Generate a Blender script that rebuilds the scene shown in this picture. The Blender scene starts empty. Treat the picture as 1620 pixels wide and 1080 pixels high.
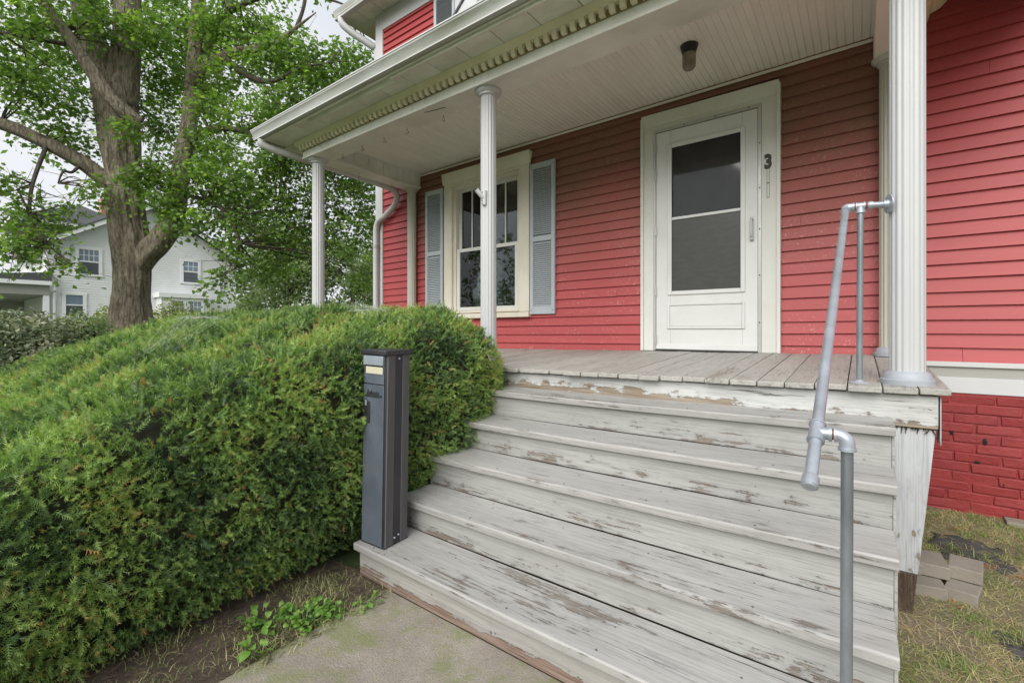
import bpy, math, random
import numpy as np
from mathutils import Vector, Matrix, noise as mnoise

# ------------------------------------------------------------------ camera, sky, sun, exposure
# metres; camera eye at the origin, +x along the house front, +y towards the house, ground near z = -1.24
sc = bpy.context.scene
COL = sc.collection
R = math.radians
YAW = math.atan(550 / 730)
cd = bpy.data.cameras.new('camera'); cam = bpy.data.objects.new('camera', cd); COL.objects.link(cam)
cam.rotation_euler = (math.pi / 2, 0, YAW)
cd.sensor_width = 36; cd.lens = 730 / 1620 * 36; cd.shift_y = -20 / 1620
cd.clip_start = 0.05; cd.clip_end = 600
sc.camera = cam
SUN_EL, SUN_AZ = R(38), R(170)           # azimuth clockwise from +y
w = bpy.data.worlds.new('World'); sc.world = w; w.use_nodes = True
nt = w.node_tree; nt.nodes.clear()
wo = nt.nodes.new('ShaderNodeOutputWorld'); bg = nt.nodes.new('ShaderNodeBackground')
sky = nt.nodes.new('ShaderNodeTexSky'); sky.sky_type = 'NISHITA'; sky.sun_disc = False
sky.sun_elevation = SUN_EL; sky.sun_rotation = SUN_AZ; sky.dust_density = 4; sky.air_density = 1
tc = nt.nodes.new('ShaderNodeTexCoord'); nz = nt.nodes.new('ShaderNodeTexNoise')
nz.inputs['Scale'].default_value = 3.0; nz.inputs['Detail'].default_value = 5
cr = nt.nodes.new('ShaderNodeValToRGB')
cr.color_ramp.elements[0].position = .3; cr.color_ramp.elements[0].color = (7.0, 7.3, 7.9, 1)
cr.color_ramp.elements[1].position = .7; cr.color_ramp.elements[1].color = (8.8, 8.9, 9.1, 1)
mx = nt.nodes.new('ShaderNodeMixRGB'); mx.inputs[0].default_value = .88
nt.links.new(tc.outputs['Generated'], nz.inputs['Vector']); nt.links.new(nz.outputs['Fac'], cr.inputs[0])
nt.links.new(sky.outputs[0], mx.inputs[1]); nt.links.new(cr.outputs[0], mx.inputs[2])
nt.links.new(mx.outputs[0], bg.inputs[0]); bg.inputs[1].default_value = .078
nt.links.new(bg.outputs[0], wo.inputs[0])
sl = bpy.data.lights.new('sun', 'SUN'); sl.energy = 2.5; sl.angle = R(55); sl.color = (1, .97, .92)
so = bpy.data.objects.new('sun', sl); COL.objects.link(so)
sd = Vector((math.sin(SUN_AZ) * math.cos(SUN_EL), math.cos(SUN_AZ) * math.cos(SUN_EL), math.sin(SUN_EL)))
so.rotation_euler = sd.to_track_quat('Z', 'Y').to_euler()
vs = sc.view_settings
sc.display_settings.display_device = 'sRGB'
vs.view_transform = 'Standard'; vs.look = 'None'; vs.exposure = 0.6; vs.gamma = 1
try: vs.use_curve_mapping = False
except Exception: pass
sc.render.engine = 'CYCLES'
sc.cycles.max_bounces = 6; sc.cycles.diffuse_bounces = 4; sc.cycles.transparent_max_bounces = 8
sc.cycles.use_denoising = True

rng = np.random.default_rng(7); random.seed(7)

# ------------------------------------------------------------------ helpers
WL = {}                                   # world position of every object's origin


def tag(o, label=None, cat=None, group=None, kind=None):
    if label: o['label'] = label
    if cat: o['category'] = cat
    if group: o['group'] = group
    if kind: o['kind'] = kind
    return o


def empty(name, loc, label, cat, group=None):
    o = bpy.data.objects.new(name, None); COL.objects.link(o); o.location = loc; o.empty_display_size = .1
    WL[o] = Vector(loc)
    return tag(o, label, cat, group)


def put(o, wloc, parent=None):
    WL[o] = Vector(wloc)
    COL.objects.link(o)
    if parent is not None:
        o.parent = parent; o.location = WL[o] - WL[parent]
    else:
        o.location = WL[o]
    return o


def mesh_np(name, V, loops, starts, mat, tint=None, smooth=False):
    me = bpy.data.meshes.new(name)
    V = np.asarray(V, dtype=np.float32)
    me.vertices.add(len(V)); me.vertices.foreach_set('co', V.ravel())
    me.loops.add(len(loops)); me.loops.foreach_set('vertex_index', np.asarray(loops, dtype=np.int32))
    me.polygons.add(len(starts)); me.polygons.foreach_set('loop_start', np.asarray(starts, dtype=np.int32))
    me.update(calc_edges=True)
    if tint is not None:
        a = me.attributes.new('tint', 'FLOAT', 'FACE'); a.data.foreach_set('value', np.asarray(tint, dtype=np.float32))
    if mat: me.materials.append(mat)
    if smooth: me.polygons.foreach_set('use_smooth', np.ones(len(starts), dtype=bool))
    me.validate()
    return me


class G:
    def __init__(s): s.v = []; s.f = []

    def add(s, vs, fs):
        b = len(s.v); s.v += [tuple(p) for p in vs]; s.f += [tuple(i + b for i in q) for q in fs]; return s

    def box(s, x0, x1, y0, y1, z0, z1):
        return s.add([(x0, y0, z0), (x1, y0, z0), (x1, y1, z0), (x0, y1, z0), (x0, y0, z1), (x1, y0, z1), (x1, y1, z1), (x0, y1, z1)],
                     [(3, 2, 1, 0), (4, 5, 6, 7), (0, 1, 5, 4), (1, 2, 6, 5), (2, 3, 7, 6), (3, 0, 4, 7)])

    def prism(s, poly, axis, a, b):
        """poly in the two other axes (cyclic order y,z / x,z / x,y), pushed along axis"""
        n = len(poly)
        def pt(p, t):
            return {'x': (t, p[0], p[1]), 'y': (p[0], t, p[1]), 'z': (p[0], p[1], t)}[axis]
        vs = [pt(p, a) for p in poly] + [pt(p, b) for p in poly]
        fs = [tuple(range(n))[::-1], tuple(range(n, 2 * n))] + [(i, (i + 1) % n, n + (i + 1) % n, n + i) for i in range(n)]
        return s.add(vs, fs)

    def tube(s, pts, r, n=10, caps=True):
        pts = [Vector(p) for p in pts]; m = len(pts)
        rs = r if hasattr(r, '__len__') else [r] * m
        prev = None; vs = []
        for i, p in enumerate(pts):
            t = (pts[min(i + 1, m - 1)] - pts[max(i - 1, 0)]).normalized()
            if prev is None:
                u = t.cross(Vector((0, 0, 1)) if abs(t.z) < .9 else Vector((1, 0, 0))).normalized()
            else:
                u = (prev - t * prev.dot(t)).normalized()
            prev = u; q = t.cross(u)
            for k in range(n):
                a = 2 * math.pi * k / n
                vs.append(p + (u * math.cos(a) + q * math.sin(a)) * rs[i])
        fs = [(i * n + k, i * n + (k + 1) % n, (i + 1) * n + (k + 1) % n, (i + 1) * n + k) for i in range(m - 1) for k in range(n)]
        if caps: fs += [tuple(range(n))[::-1], tuple(range((m - 1) * n, m * n))]
        return s.add(vs, fs)

    def lathe(s, prof, c=(0, 0, 0), n=24, flute=None):
        vs = []; m = len(prof)
        for (r, z) in prof:
            for k in range(n):
                a = 2 * math.pi * k / n
                rr = r
                if flute and r > 0: rr = r - flute[1] * max(0, math.cos(a * flute[0])) ** .6
                vs.append((c[0] + rr * math.cos(a), c[1] + rr * math.sin(a), c[2] + z))
        fs = [(i * n + k, i * n + (k + 1) % n, (i + 1) * n + (k + 1) % n, (i + 1) * n + k) for i in range(m - 1) for k in range(n)]
        fs += [tuple(range(n))[::-1], tuple(range((m - 1) * n, m * n))]
        return s.add(vs, fs)

    def warp(s, fn): s.v = [tuple(fn(*p)) for p in s.v]; return s

    def mesh(s, name, mat, origin=None, angle=35):
        V = np.array(s.v, dtype=np.float64)
        c = (V.min(0) + V.max(0)) / 2 if origin is None else np.array(origin)
        me = bpy.data.meshes.new(name); me.from_pydata([tuple(p) for p in V - c], [], s.f)
        if mat: me.materials.append(mat)
        me.polygons.foreach_set('use_smooth', np.ones(len(me.polygons), dtype=bool))
        me.set_sharp_from_angle(angle=R(angle))
        me.update()
        return me, c

    def build(s, name, mat, parent=None, bevel=0, seg=2, origin=None, angle=35, label=None):
        me, c = s.mesh(name, mat, origin, angle)
        o = bpy.data.objects.new(name, me); put(o, c, parent)
        if bevel:
            b = o.modifiers.new('bevel', 'BEVEL'); b.width = bevel; b.segments = seg; b.limit_method = 'ANGLE'; b.angle_limit = R(40)
        if label: o['label'] = label
        return o


def box(name, mat, parent, x0, x1, y0, y1, z0, z1, bevel=.002, **k):
    return G().box(x0, x1, y0, y1, z0, z1).build(name, mat, parent, bevel, **k)


def inst(src, wloc, parent):
    o = src.copy(); return put(o, wloc, parent)


def bez(pts, n=6):
    """smooth polyline through points (Catmull-Rom); each point (x,y,z[,r])"""
    P = [np.array(p, dtype=float) for p in pts]; out = []
    for i in range(len(P) - 1):
        a = P[max(i - 1, 0)]; b = P[i]; c = P[i + 1]; d = P[min(i + 2, len(P) - 1)]
        for k in range(n):
            t = k / n
            out.append(.5 * ((2 * b) + (c - a) * t + (2 * a - 5 * b + 4 * c - d) * t * t + (3 * b - a - 3 * c + d) * t ** 3))
    out.append(P[-1]); return out


# ------------------------------------------------------------------ materials
class NT:
    def __init__(s, name):
        s.m = bpy.data.materials.new(name); s.m.use_nodes = True; s.t = s.m.node_tree; s.t.nodes.clear()
        s.out = s.n('ShaderNodeOutputMaterial'); s.b = s.n('ShaderNodeBsdfPrincipled'); s.l(s.b.outputs[0], s.out.inputs[0])

    def n(s, k, **p):
        x = s.t.nodes.new(k)
        for a, b in p.items(): setattr(x, a, b)
        return x

    def l(s, a, b): s.t.links.new(a, b)

    def coord(s, scale=(1, 1, 1), rnd=True, which='Object'):
        tc = s.n('ShaderNodeTexCoord'); mp = s.n('ShaderNodeMapping'); mp.inputs['Scale'].default_value = scale
        src = tc.outputs[which]
        if rnd:
            oi = s.n('ShaderNodeObjectInfo'); mu = s.n('ShaderNodeVectorMath', operation='SCALE')
            cb = s.n('ShaderNodeCombineXYZ')
            for i, kk in enumerate((37., 91., 53.)):
                mm = s.n('ShaderNodeMath', operation='MULTIPLY'); mm.inputs[1].default_value = kk
                s.l(oi.outputs['Random'], mm.inputs[0]); s.l(mm.outputs[0], cb.inputs[i])
            ad = s.n('ShaderNodeVectorMath', operation='ADD'); s.l(src, ad.inputs[0]); s.l(cb.outputs[0], ad.inputs[1]); src = ad.outputs[0]
        s.l(src, mp.inputs['Vector']); return mp.outputs[0]

    def noise(s, vec, scale, detail=4, rough=.55, dist=0):
        x = s.n('ShaderNodeTexNoise'); x.inputs['Scale'].default_value = scale; x.inputs['Detail'].default_value = detail
        x.inputs['Roughness'].default_value = rough; x.inputs['Distortion'].default_value = dist
        s.l(vec, x.inputs['Vector']); return x.outputs['Fac']

    def ramp(s, fac, stops, interp='LINEAR'):
        x = s.n('ShaderNodeValToRGB'); e = x.color_ramp.elements; x.color_ramp.interpolation = interp
        while len(e) < len(stops): e.new(.5)
        for i, (p, c) in enumerate(stops):
            e[i].position = p; e[i].color = (c, c, c, 1) if not hasattr(c, '__len__') else (*c[:3], 1)
        s.l(fac, x.inputs[0]); return x.outputs[0]

    def math(s, op, a, b=None, clamp=False):
        x = s.n('ShaderNodeMath', operation=op); x.use_clamp = clamp
        for i, q in enumerate((a, b)):
            if q is None: continue
            if isinstance(q, (int, float)): x.inputs[i].default_value = q
            else: s.l(q, x.inputs[i])
        return x.outputs[0]

    def mix(s, fac, a, b, mode='MIX'):
        x = s.n('ShaderNodeMixRGB', blend_type=mode)
        for i, q in enumerate((fac, a, b)):
            if isinstance(q, (int, float)): x.inputs[i].default_value = q
            elif isinstance(q, tuple): x.inputs[i].default_value = (*q[:3], 1)
            else: s.l(q, x.inputs[i])
        return x.outputs[0]

    def bump(s, h, strength=.3, dist=.01, prev=None):
        x = s.n('ShaderNodeBump'); x.inputs['Strength'].default_value = strength; x.inputs['Distance'].default_value = dist
        s.l(h, x.inputs['Height'])
        if prev is not None: s.l(prev, x.inputs['Normal'])
        return x.outputs[0]

    def sepz(s, which='Object', axis=2):
        tc = s.n('ShaderNodeTexCoord'); sp = s.n('ShaderNodeSeparateXYZ')
        if which == 'World':
            g = s.n('ShaderNodeNewGeometry'); s.l(g.outputs['Position'], sp.inputs[0])
        else: s.l(tc.outputs[which], sp.inputs[0])
        return sp.outputs[axis]

    def done(s, col=None, rough=None, normal=None, **k):
        b = s.b
        def st(nm, q):
            if q is None: return
            if isinstance(q, (int, float)): b.inputs[nm].default_value = q
            elif isinstance(q, tuple): b.inputs[nm].default_value = (*q[:3], 1)
            else: s.l(q, b.inputs[nm])
        st('Base Color', col); st('Roughness', rough); st('Normal', normal)
        for a, q in k.items(): st(a, q)
        return s.m


def m_paint(name, col, rough=.5, var=.1, dirt=None, damt=.0, dscale=(3, 3, 3), bump=.05, metallic=0, streak=False, bscale=60):
    t = NT(name); v = t.coord((1, 1, 1)); big = t.noise(v, 2.3, 4); fine = t.noise(v, bscale, 3)
    lo = tuple(c * (1 - var) for c in col); hi = tuple(min(1, c * (1 + var)) for c in col)
    c = t.ramp(big, [(.3, lo), (.7, hi)])
    if dirt:
        dv = t.coord(dscale); dn = t.noise(dv, 1.0, 8, .65)
        c = t.mix(t.ramp(dn, [(.52 - damt * .3, 0.), (.75, damt)]), c, dirt)
        sp = t.noise(v, 130, 2); c = t.mix(t.ramp(sp, [(.66, 0.), (.74, damt * .7)]), c, dirt)
    return t.done(c, t.ramp(fine, [(.3, rough - .06), (.7, rough + .08)]), t.bump(fine, bump, .004), Metallic=metallic)


def m_wood(name, axis, paint=(.58, .57, .54), wear=.5, grad=0., bare=(.2, .15, .105), bare2=(.32, .29, .25), scale=1., flake=.3):
    """weathered painted board: paint worn off along the grain; grad adds wear towards the lower edge"""
    t = NT(name)
    def sc3(a, b): return {'x': (a, b, b), 'y': (b, a, b), 'z': (b, b, a)}[axis]
    g = t.noise(t.coord(sc3(2.2 * scale, 62 * scale)), 1., 7, .7, .4)       # grain streaks
    p = t.noise(t.coord(sc3(.9, 7)), 1., 5, .6)                              # worn zones
    f = t.noise(t.coord(sc3(4, 160)), 1., 3, .6)                             # fine fibres
    b = t.noise(t.coord(sc3(9, 16)), 1., 7, .68)
    s = t.math('ADD', t.math('MULTIPLY', g, .55), t.math('MULTIPLY', p, .55)); s = t.math('ADD', s, t.math('MULTIPLY', t.math('SUBTRACT', b, .5), flake)); s = t.math('ADD', s, t.math('MULTIPLY', t.math('SUBTRACT', t.noise(t.coord(sc3(14, 60)), 1., 5, .7), .5), .22)); s = t.math('ADD', s, .09)
    if grad:
        z = t.sepz('Generated'); s = t.math('ADD', s, t.math('MULTIPLY', t.math('SUBTRACT', .5, z), grad))
    th = .93 - wear * .3
    mask = t.ramp(s, [(th - .008, 0.), (th + .012, 1.)])
    edge = t.ramp(s, [(th - .10, 0.), (th - .02, 1.)])
    pc = t.ramp(t.noise(t.coord(sc3(.8, 5)), 1., 5), [(.3, tuple(c * .84 for c in paint)), (.7, tuple(min(1, c * 1.08) for c in paint))])
    pc = t.mix(t.math('MULTIPLY', edge, .35), pc, tuple(c * .62 for c in paint))
    pc = t.mix(t.ramp(f, [(.34, .45), (.5, 0.)]), pc, tuple(c * .5 for c in paint))
    pc = t.mix(t.ramp(t.noise(t.coord(sc3(2.2, 80)), 1., 4, .7), [(.52, 0.), (.64, .55)]), pc, tuple(c * .6 for c in paint))
    pc = t.mix(t.ramp(b, [(.5, 0.), (.72, .3)]), pc, tuple(c * .62 for c in paint))
    wc = t.mix(t.ramp(f, [(.35, 0.), (.65, 1.)]), bare, bare2)
    col = t.mix(mask, pc, wc)
    crack = t.ramp(g, [(.33, 1.), (.355, 0.)])
    col = t.mix(t.math('MULTIPLY', crack, .75), col, (.05, .042, .035))
    dots = t.ramp(t.noise(t.coord((1, 1, 1)), 38., 1), [(.77, 0.), (.8, .7)]); col = t.mix(dots, col, (.1, .08, .065))
    h = t.math('SUBTRACT', t.math('MULTIPLY', f, .35), t.math('ADD', t.math('MULTIPLY', mask, .5), t.math('MULTIPLY', crack, .8)))
    return t.done(col, t.math('ADD', .58, t.math('MULTIPLY', mask, .3)), t.bump(h, .8, .004))


def m_siding(name, grime_shade=0.):
    t = NT(name); v = t.coord((.6, 3, 8)); big = t.noise(v, 1.2, 4); fib = t.noise(t.coord((3, 60, 160)), 1., 3)
    c = t.ramp(big, [(.3, (.375, .054, .058)), (.7, (.44, .071, .075))])
    c = t.mix(t.ramp(fib, [(.3, .10), (.6, 0.)]), c, (.30, .05, .045))
    wv = t.coord((1, 1, 1), False, 'Object')
    g = t.n('ShaderNodeNewGeometry'); pos = g.outputs['Position']
    ch = t.noise(pos, 55., 3, .7); zone = t.noise(pos, 2.2, 5, .6)
    chalk = t.math('MULTIPLY', t.ramp(ch, [(.60, 0.), (.69, 1.)]), t.ramp(zone, [(.42, .0), (.58, .8)]))
    if grime_shade: c = t.mix(chalk, c, (.58, .30, .28))
    if grime_shade:
        z = t.sepz('World'); zz = t.math('MULTIPLY', t.math('SUBTRACT', z, .35), .8, True)   # dust and mildew plus painted-in porch shade, browner towards the ceiling
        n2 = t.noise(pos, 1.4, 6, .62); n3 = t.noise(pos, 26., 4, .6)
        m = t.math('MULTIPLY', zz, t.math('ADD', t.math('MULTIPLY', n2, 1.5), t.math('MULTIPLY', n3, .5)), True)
        c = t.mix(t.math('MULTIPLY', m, grime_shade), c, (.20, .105, .068))
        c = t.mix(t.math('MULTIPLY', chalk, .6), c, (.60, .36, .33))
    return t.done(c, .5, t.bump(fib, .12, .002))


def m_leaf(name, stops, rough=.5, trans=.35, spec=.4, attr='tint'):
    t = NT(name); a = t.n('ShaderNodeAttribute', attribute_name=attr)
    c = t.ramp(a.outputs['Fac'], stops)
    b = t.b; t.l(c, b.inputs['Base Color']); b.inputs['Roughness'].default_value = rough; b.inputs['Specular IOR Level'].default_value = spec
    tr = t.n('ShaderNodeBsdfTranslucent'); t.l(t.mix(1., c, (1.5, 1.7, .7), 'MULTIPLY'), tr.inputs[0])
    mxs = t.n('ShaderNodeMixShader'); mxs.inputs[0].default_value = trans
    t.l(b.outputs[0], mxs.inputs[1]); t.l(tr.outputs[0], mxs.inputs[2]); t.l(mxs.outputs[0], t.out.inputs[0])
    return t.m


def m_glass(name, tint=(.7, .75, .75), refl=1.0):
    t = NT(name); tr = t.n('ShaderNodeBsdfTransparent'); tr.inputs[0].default_value = (*tint, 1)
    gl = t.n('ShaderNodeBsdfGlossy'); gl.inputs['Roughness'].default_value = .02
    fr = t.n('ShaderNodeFresnel'); fr.inputs[0].default_value = 1.5
    wv = t.noise(t.coord((1, 1, 1)), 3., 2); nb = t.bump(wv, .04, .02); t.l(nb, gl.inputs['Normal'])
    ms = t.n('ShaderNodeMixShader'); t.l(t.math('MULTIPLY', fr.outputs[0], refl, True), ms.inputs[0])
    t.l(tr.outputs[0], ms.inputs[1]); t.l(gl.outputs[0], ms.inputs[2]); t.l(ms.outputs[0], t.out.inputs[0]); return t.m


def m_bark(name, a=(.12, .095, .068), b=(.48, .41, .31)):
    t = NT(name); v = t.coord((7, 7, 1.7), False); n = t.noise(v, 1.7, 9, .74, 1.1); n2 = t.noise(t.coord((1, 1, 1), False), 3., 4)
    c = t.ramp(n, [(.38, a), (.5, tuple((x + y) / 2 for x, y in zip(a, b))), (.62, b)])
    c = t.mix(t.ramp(n2, [(.5, 0.), (.7, .35)]), c, (.14, .15, .09))
    return t.done(c, .9, t.bump(n, 1., .14))


W = {}
W['white'] = m_paint('white_paint', (.58, .59, .60), .45, .05, (.38, .37, .33), .35, (2, 2, 1))
W['gutter'] = m_paint('gutter_white', (.55, .56, .55), .35, .05, (.16, .17, .10), .75, (1.2, 5, 9))
W['column'] = m_paint('column_white', (.51, .52, .535), .4, .03, (.42, .40, .36), .3, (6, 6, .8))
W['pilaster'] = m_paint('pilaster_cream', (.52, .51, .45), .45, .05, (.38, .34, .22), .5, (6, 6, .8))
W['trim'] = m_paint('casing_cream', (.66, .665, .63), .45, .05, (.44, .41, .30), .35, (2, 2, 1))
W['wtrim'] = m_paint('window_cream', (.72, .69, .60), .45, .05, (.40, .33, .18), .45, (2, 2, 1))
W['dentil'] = m_paint('dentil_cream', (.86, .80, .62), .5, .08, (.50, .43, .24), .5, (4, 4, 4))
W['dentil_dirt_shade'] = m_paint('dirty_shaded_dentil_recess', (.26, .205, .10), .8, .2)  # shadow in the dentil gaps, with some dirt, painted as dark brown
W['soffit'] = m_paint('soffit_paint', (.78, .78, .70), .5, .06, (.34, .33, .22), .6, (1.5, 4, 4))
W['beam'] = m_paint('beam_paint', (.76, .76, .71), .5, .05, (.33, .32, .24), .5, (2, 3, 3))
W['ceiling'] = m_paint('ceiling_paint', (.80, .775, .71), .5, .04, (.5, .46, .38), .25, (1, 1, 1))
W['door'] = m_paint('door_white', (.68, .69, .685), .38, .03, (.45, .43, .36), .25, (2, 2, 2))
W['alum'] = m_paint('aluminium_strip', (.52, .53, .52), .4, .05, (.3, .29, .26), .4, (2, 2, 2), metallic=.4)
W['shutter'] = m_paint('shutter_grey_blue', (.42, .46, .49), .5, .05, (.35, .36, .33), .3, (4, 4, 2))
W['galv'] = m_paint('galvanised_pipe', (.50, .55, .62), .38, .14, (.24, .26, .29), .8, (9, 9, 9), metallic=.5, bscale=25)
W['galvpost'] = m_paint('galvanised_post', (.33, .37, .41), .42, .16, (.15, .16, .17), .9, (9, 9, 4), metallic=.5, bscale=25)
W['rust'] = m_paint('rusty_thread', (.24, .085, .045), .7, .2)
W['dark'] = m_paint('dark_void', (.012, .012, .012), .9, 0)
W['black'] = m_paint('black_metal', (.018, .018, .02), .45, .1)
W['grey_base'] = m_paint('grey_base_paint', (.36, .39, .43), .5, .06, (.25, .25, .25), .4, (6, 6, 6))
W['siding'] = m_siding('red_siding', 0.)
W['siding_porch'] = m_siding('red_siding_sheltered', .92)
W['tread'] = m_wood('weathered_tread', 'x', (.42, .415, .40), .62, 0, (.13, .105, .085), (.27, .245, .215))
W['riser'] = m_wood('weathered_riser', 'x', (.39, .39, .375), .52, .22, (.13, .10, .078), (.27, .24, .205), flake=.5)
W['riser_rot'] = m_wood('rotten_riser', 'x', (.40, .39, .37), .66, .5, (.13, .08, .06), (.29, .22, .18), flake=.5)
W['rim'] = m_wood('peeling_rim', 'x', (.55, .56, .55), 1.0, .9, (.16, .12, .085), (.34, .29, .23), .5, 1.1)
W['deck'] = m_wood('weathered_deck', 'y', (.42, .41, .38), .58, 0, (.22, .185, .15), (.36, .33, .29))
W['post'] = m_wood('peeling_post', 'z', (.52, .54, .56), .42, .2, flake=.8)
W['rot'] = m_wood('rotten_wood', 'z', (.10, .07, .05), .9, 0, (.045, .028, .02), (.11, .072, .05))
W['mb_front'] = m_paint('mailbox_blue_grey', (.082, .099, .128), .42, .1, (.25, .27, .3), .4, (3, 3, 3))
W['mb_rib'] = m_paint('mailbox_ribs', (.100, .099, .103), .6, .12, (.2, .19, .18), .4, (8, 8, 1))
W['mb_dark'] = m_paint('mailbox_black', (.022, .023, .03), .45, .1, (.12, .12, .13), .25, (5, 5, 2))
W['mb_card'] = m_paint('yellowed_label', (.56, .54, .40), .6, .06)
W['mb_plate'] = m_paint('flap_metal', (.38, .43, .5), .35, .08, metallic=.4)
W['brick'] = None


def brick_mat():
    t = NT('painted_brick'); v = t.coord((1, 1, 1)); n = t.noise(v, 18., 6, .65); n2 = t.noise(v, 4., 3)
    c = t.ramp(n2, [(.3, (.215, .022, .024)), (.7, (.295, .036, .036))])
    c = t.mix(t.ramp(n, [(.62, 0.), (.72, .35)]), c, (.15, .02, .02))
    return t.done(c, .55, t.bump(n, .55, .012))


W['brick'] = brick_mat()
t = NT('storm_glass'); n = t.noise(t.coord((1, 1, 1), False), 5., 4)
W['storm_glass'] = t.done(t.ramp(n, [(.3, (.022, .024, .023)), (.7, (.034, .036, .035))]), .05, None, **{'Specular IOR Level': .55})
t = NT('storm_screen'); n = t.noise(t.coord((2, 2, 8), False), 5., 4)
W['storm_screen'] = t.done(t.ramp(n, [(.3, (.06, .062, .058)), (.7, (.078, .08, .076))]), .22)
W['glass'] = m_glass('window_glass', (.62, .66, .66), 1.4)
W['curtain'] = m_paint('lace_curtain', (.42, .5, .48), .9, .15, bump=.3)
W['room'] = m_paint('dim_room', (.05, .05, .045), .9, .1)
W['shingle'] = m_paint('dark_shingle', (.085, .088, .095), .9, .2, bump=.6, bscale=20)
W['nb_wall'] = m_paint('pale_grey_siding', (.80, .81, .82), .6, .04)
W['nb_white'] = m_paint('white_trim', (.86, .87, .88), .5, .03)
W['nb_dark'] = m_paint('dark_brown_wall', (.15, .12, .10), .8, .1)
W['nb_grey'] = m_paint('grey_porch_paint', (.36, .36, .33), .6, .05)
W['paver'] = m_paint('grey_paver', (.25, .225, .19), .9, .12, (.17, .15, .12), .5, (9, 9, 9), bump=.5, bscale=90)
W['chimney'] = m_paint('chimney_brick', (.42, .24, .17), .9, .15, bump=.4)
W['fabric'] = m_paint('black_fabric', (.045, .045, .048), .8, .2, (.10, .09, .075), .4, (9, 9, 9), bump=.5, bscale=200)
W['bark'] = m_bark('maple_bark'); W['twig'] = m_bark('twig_bark', (.05, .04, .03), (.16, .13, .1))
W['yew'] = m_leaf('yew_needles', [(0, (.045, .09, .04)), (.3, (.14, .235, .08)), (.6, (.275, .41, .115)), (.9, (.40, .50, .15)), (.93, (.42, .33, .13)), (1, (.45, .21, .08))], .42, .3)
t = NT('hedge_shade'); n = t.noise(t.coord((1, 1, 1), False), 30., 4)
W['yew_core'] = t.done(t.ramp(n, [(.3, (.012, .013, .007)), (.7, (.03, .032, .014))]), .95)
W['maple'] = m_leaf('maple_leaves', [(0, (.08, .13, .045)), (.5, (.145, .235, .065)), (.85, (.23, .35, .085)), (1, (.32, .42, .12))], .42, .5)
W['farleaf'] = m_leaf('distant_leaves', [(0, (.09, .13, .075)), (.5, (.17, .235, .11)), (1, (.27, .34, .15))], .6, .35)
W['bush'] = m_leaf('grey_green_leaves', [(0, (.06, .09, .045)), (.4, (.15, .19, .10)), (.75, (.30, .32, .20)), (1, (.45, .44, .34))], .5, .2)
W['golden'] = m_leaf('golden_leaves', [(0, (.10, .14, .03)), (.5, (.22, .26, .05)), (1, (.36, .36, .09))], .5, .3)
W['weed'] = m_leaf('weed_leaves', [(0, (.09, .19, .045)), (.6, (.18, .35, .07)), (1, (.30, .44, .12))], .42, .35)
W['grass'] = m_leaf('grass_blades', [(0, (.14, .22, .06)), (.4, (.27, .34, .11)), (.62, (.50, .46, .23)), (.85, (.66, .56, .37)), (1, (.5, .3, .17))], .6, .25)


def ground_mat(name, stops, sc=6., fine=120., bump=.6, dist=.02, patch=None):
    t = NT(name); g = t.n('ShaderNodeNewGeometry').outputs['Position']
    n = t.noise(g, sc, 7, .68); f = t.noise(g, fine, 4, .7)
    c = t.ramp(n, stops); c = t.mix(t.ramp(f, [(.3, .45), (.5, 0.)]), c, tuple(x * .45 for x in stops[0][1]))
    c = t.mix(t.ramp(f, [(.58, 0.), (.7, .35)]), c, tuple(min(1, x * 1.5) for x in stops[-1][1]))
    if patch:
        p = t.noise(g, patch[1], 6, .7); c = t.mix(t.ramp(p, [(patch[2], 0.), (patch[2] + .12, patch[3])]), c, patch[0])
    h = t.math('ADD', t.math('MULTIPLY', n, .5), f)
    return t.done(c, .95, t.bump(h, bump, dist))


W['lawn'] = ground_mat('lawn', [(.3, (.035, .06, .018)), (.7, (.08, .12, .035))], 3., 60.)
W['soil'] = ground_mat('bed_soil', [(.3, (.085, .062, .045)), (.55, (.17, .13, .095)), (.7, (.27, .205, .15))], 9., 140., 1., .03)
W['yard'] = ground_mat('bare_yard', [(.3, (.17, .135, .10)), (.5, (.31, .255, .175)), (.7, (.44, .36, .25))], 5., 110., 1., .03, ((.20, .24, .08), 2.6, .5, .6))
W['concrete'] = ground_mat('walk_concrete', [(.3, (.25, .22, .19)), (.7, (.385, .345, .30))], 5., 150., .6, .014, ((.21, .235, .10), 3.5, .47, .75))

# ------------------------------------------------------------------ ground
def sheet(name, x0, x1, y0, y1, nx, ny, zf, mat, kind='structure'):
    xs = np.linspace(x0, x1, nx); ys = np.linspace(y0, y1, ny); X, Y = np.meshgrid(xs, ys)
    Z = np.vectorize(zf)(X, Y); V = np.stack([X, Y, Z], -1).reshape(-1, 3)
    i = np.arange((ny - 1) * nx).reshape(ny - 1, nx)[:, :-1].ravel()
    L = np.stack([i, i + 1, i + nx + 1, i + nx], 1)
    me = mesh_np(name, V, L.ravel(), np.arange(len(L)) * 4, mat, smooth=True)
    o = bpy.data.objects.new(name, me); put(o, (0, 0, 0)); tag(o, kind=kind); return o


GZ = -1.24
sheet('lawn', -300, 300, -300, 300, 2, 2, lambda x, y: GZ - .012, W['lawn'])


def yard_z(x, y):
    s = min(1, max(0, (y - 2.4) / 1.6))
    return GZ + .005 + .075 * s + .018 * mnoise.noise((x * 4, y * 4, 0)) + .008 * mnoise.noise((x * 14, y * 14, 3))


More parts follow.
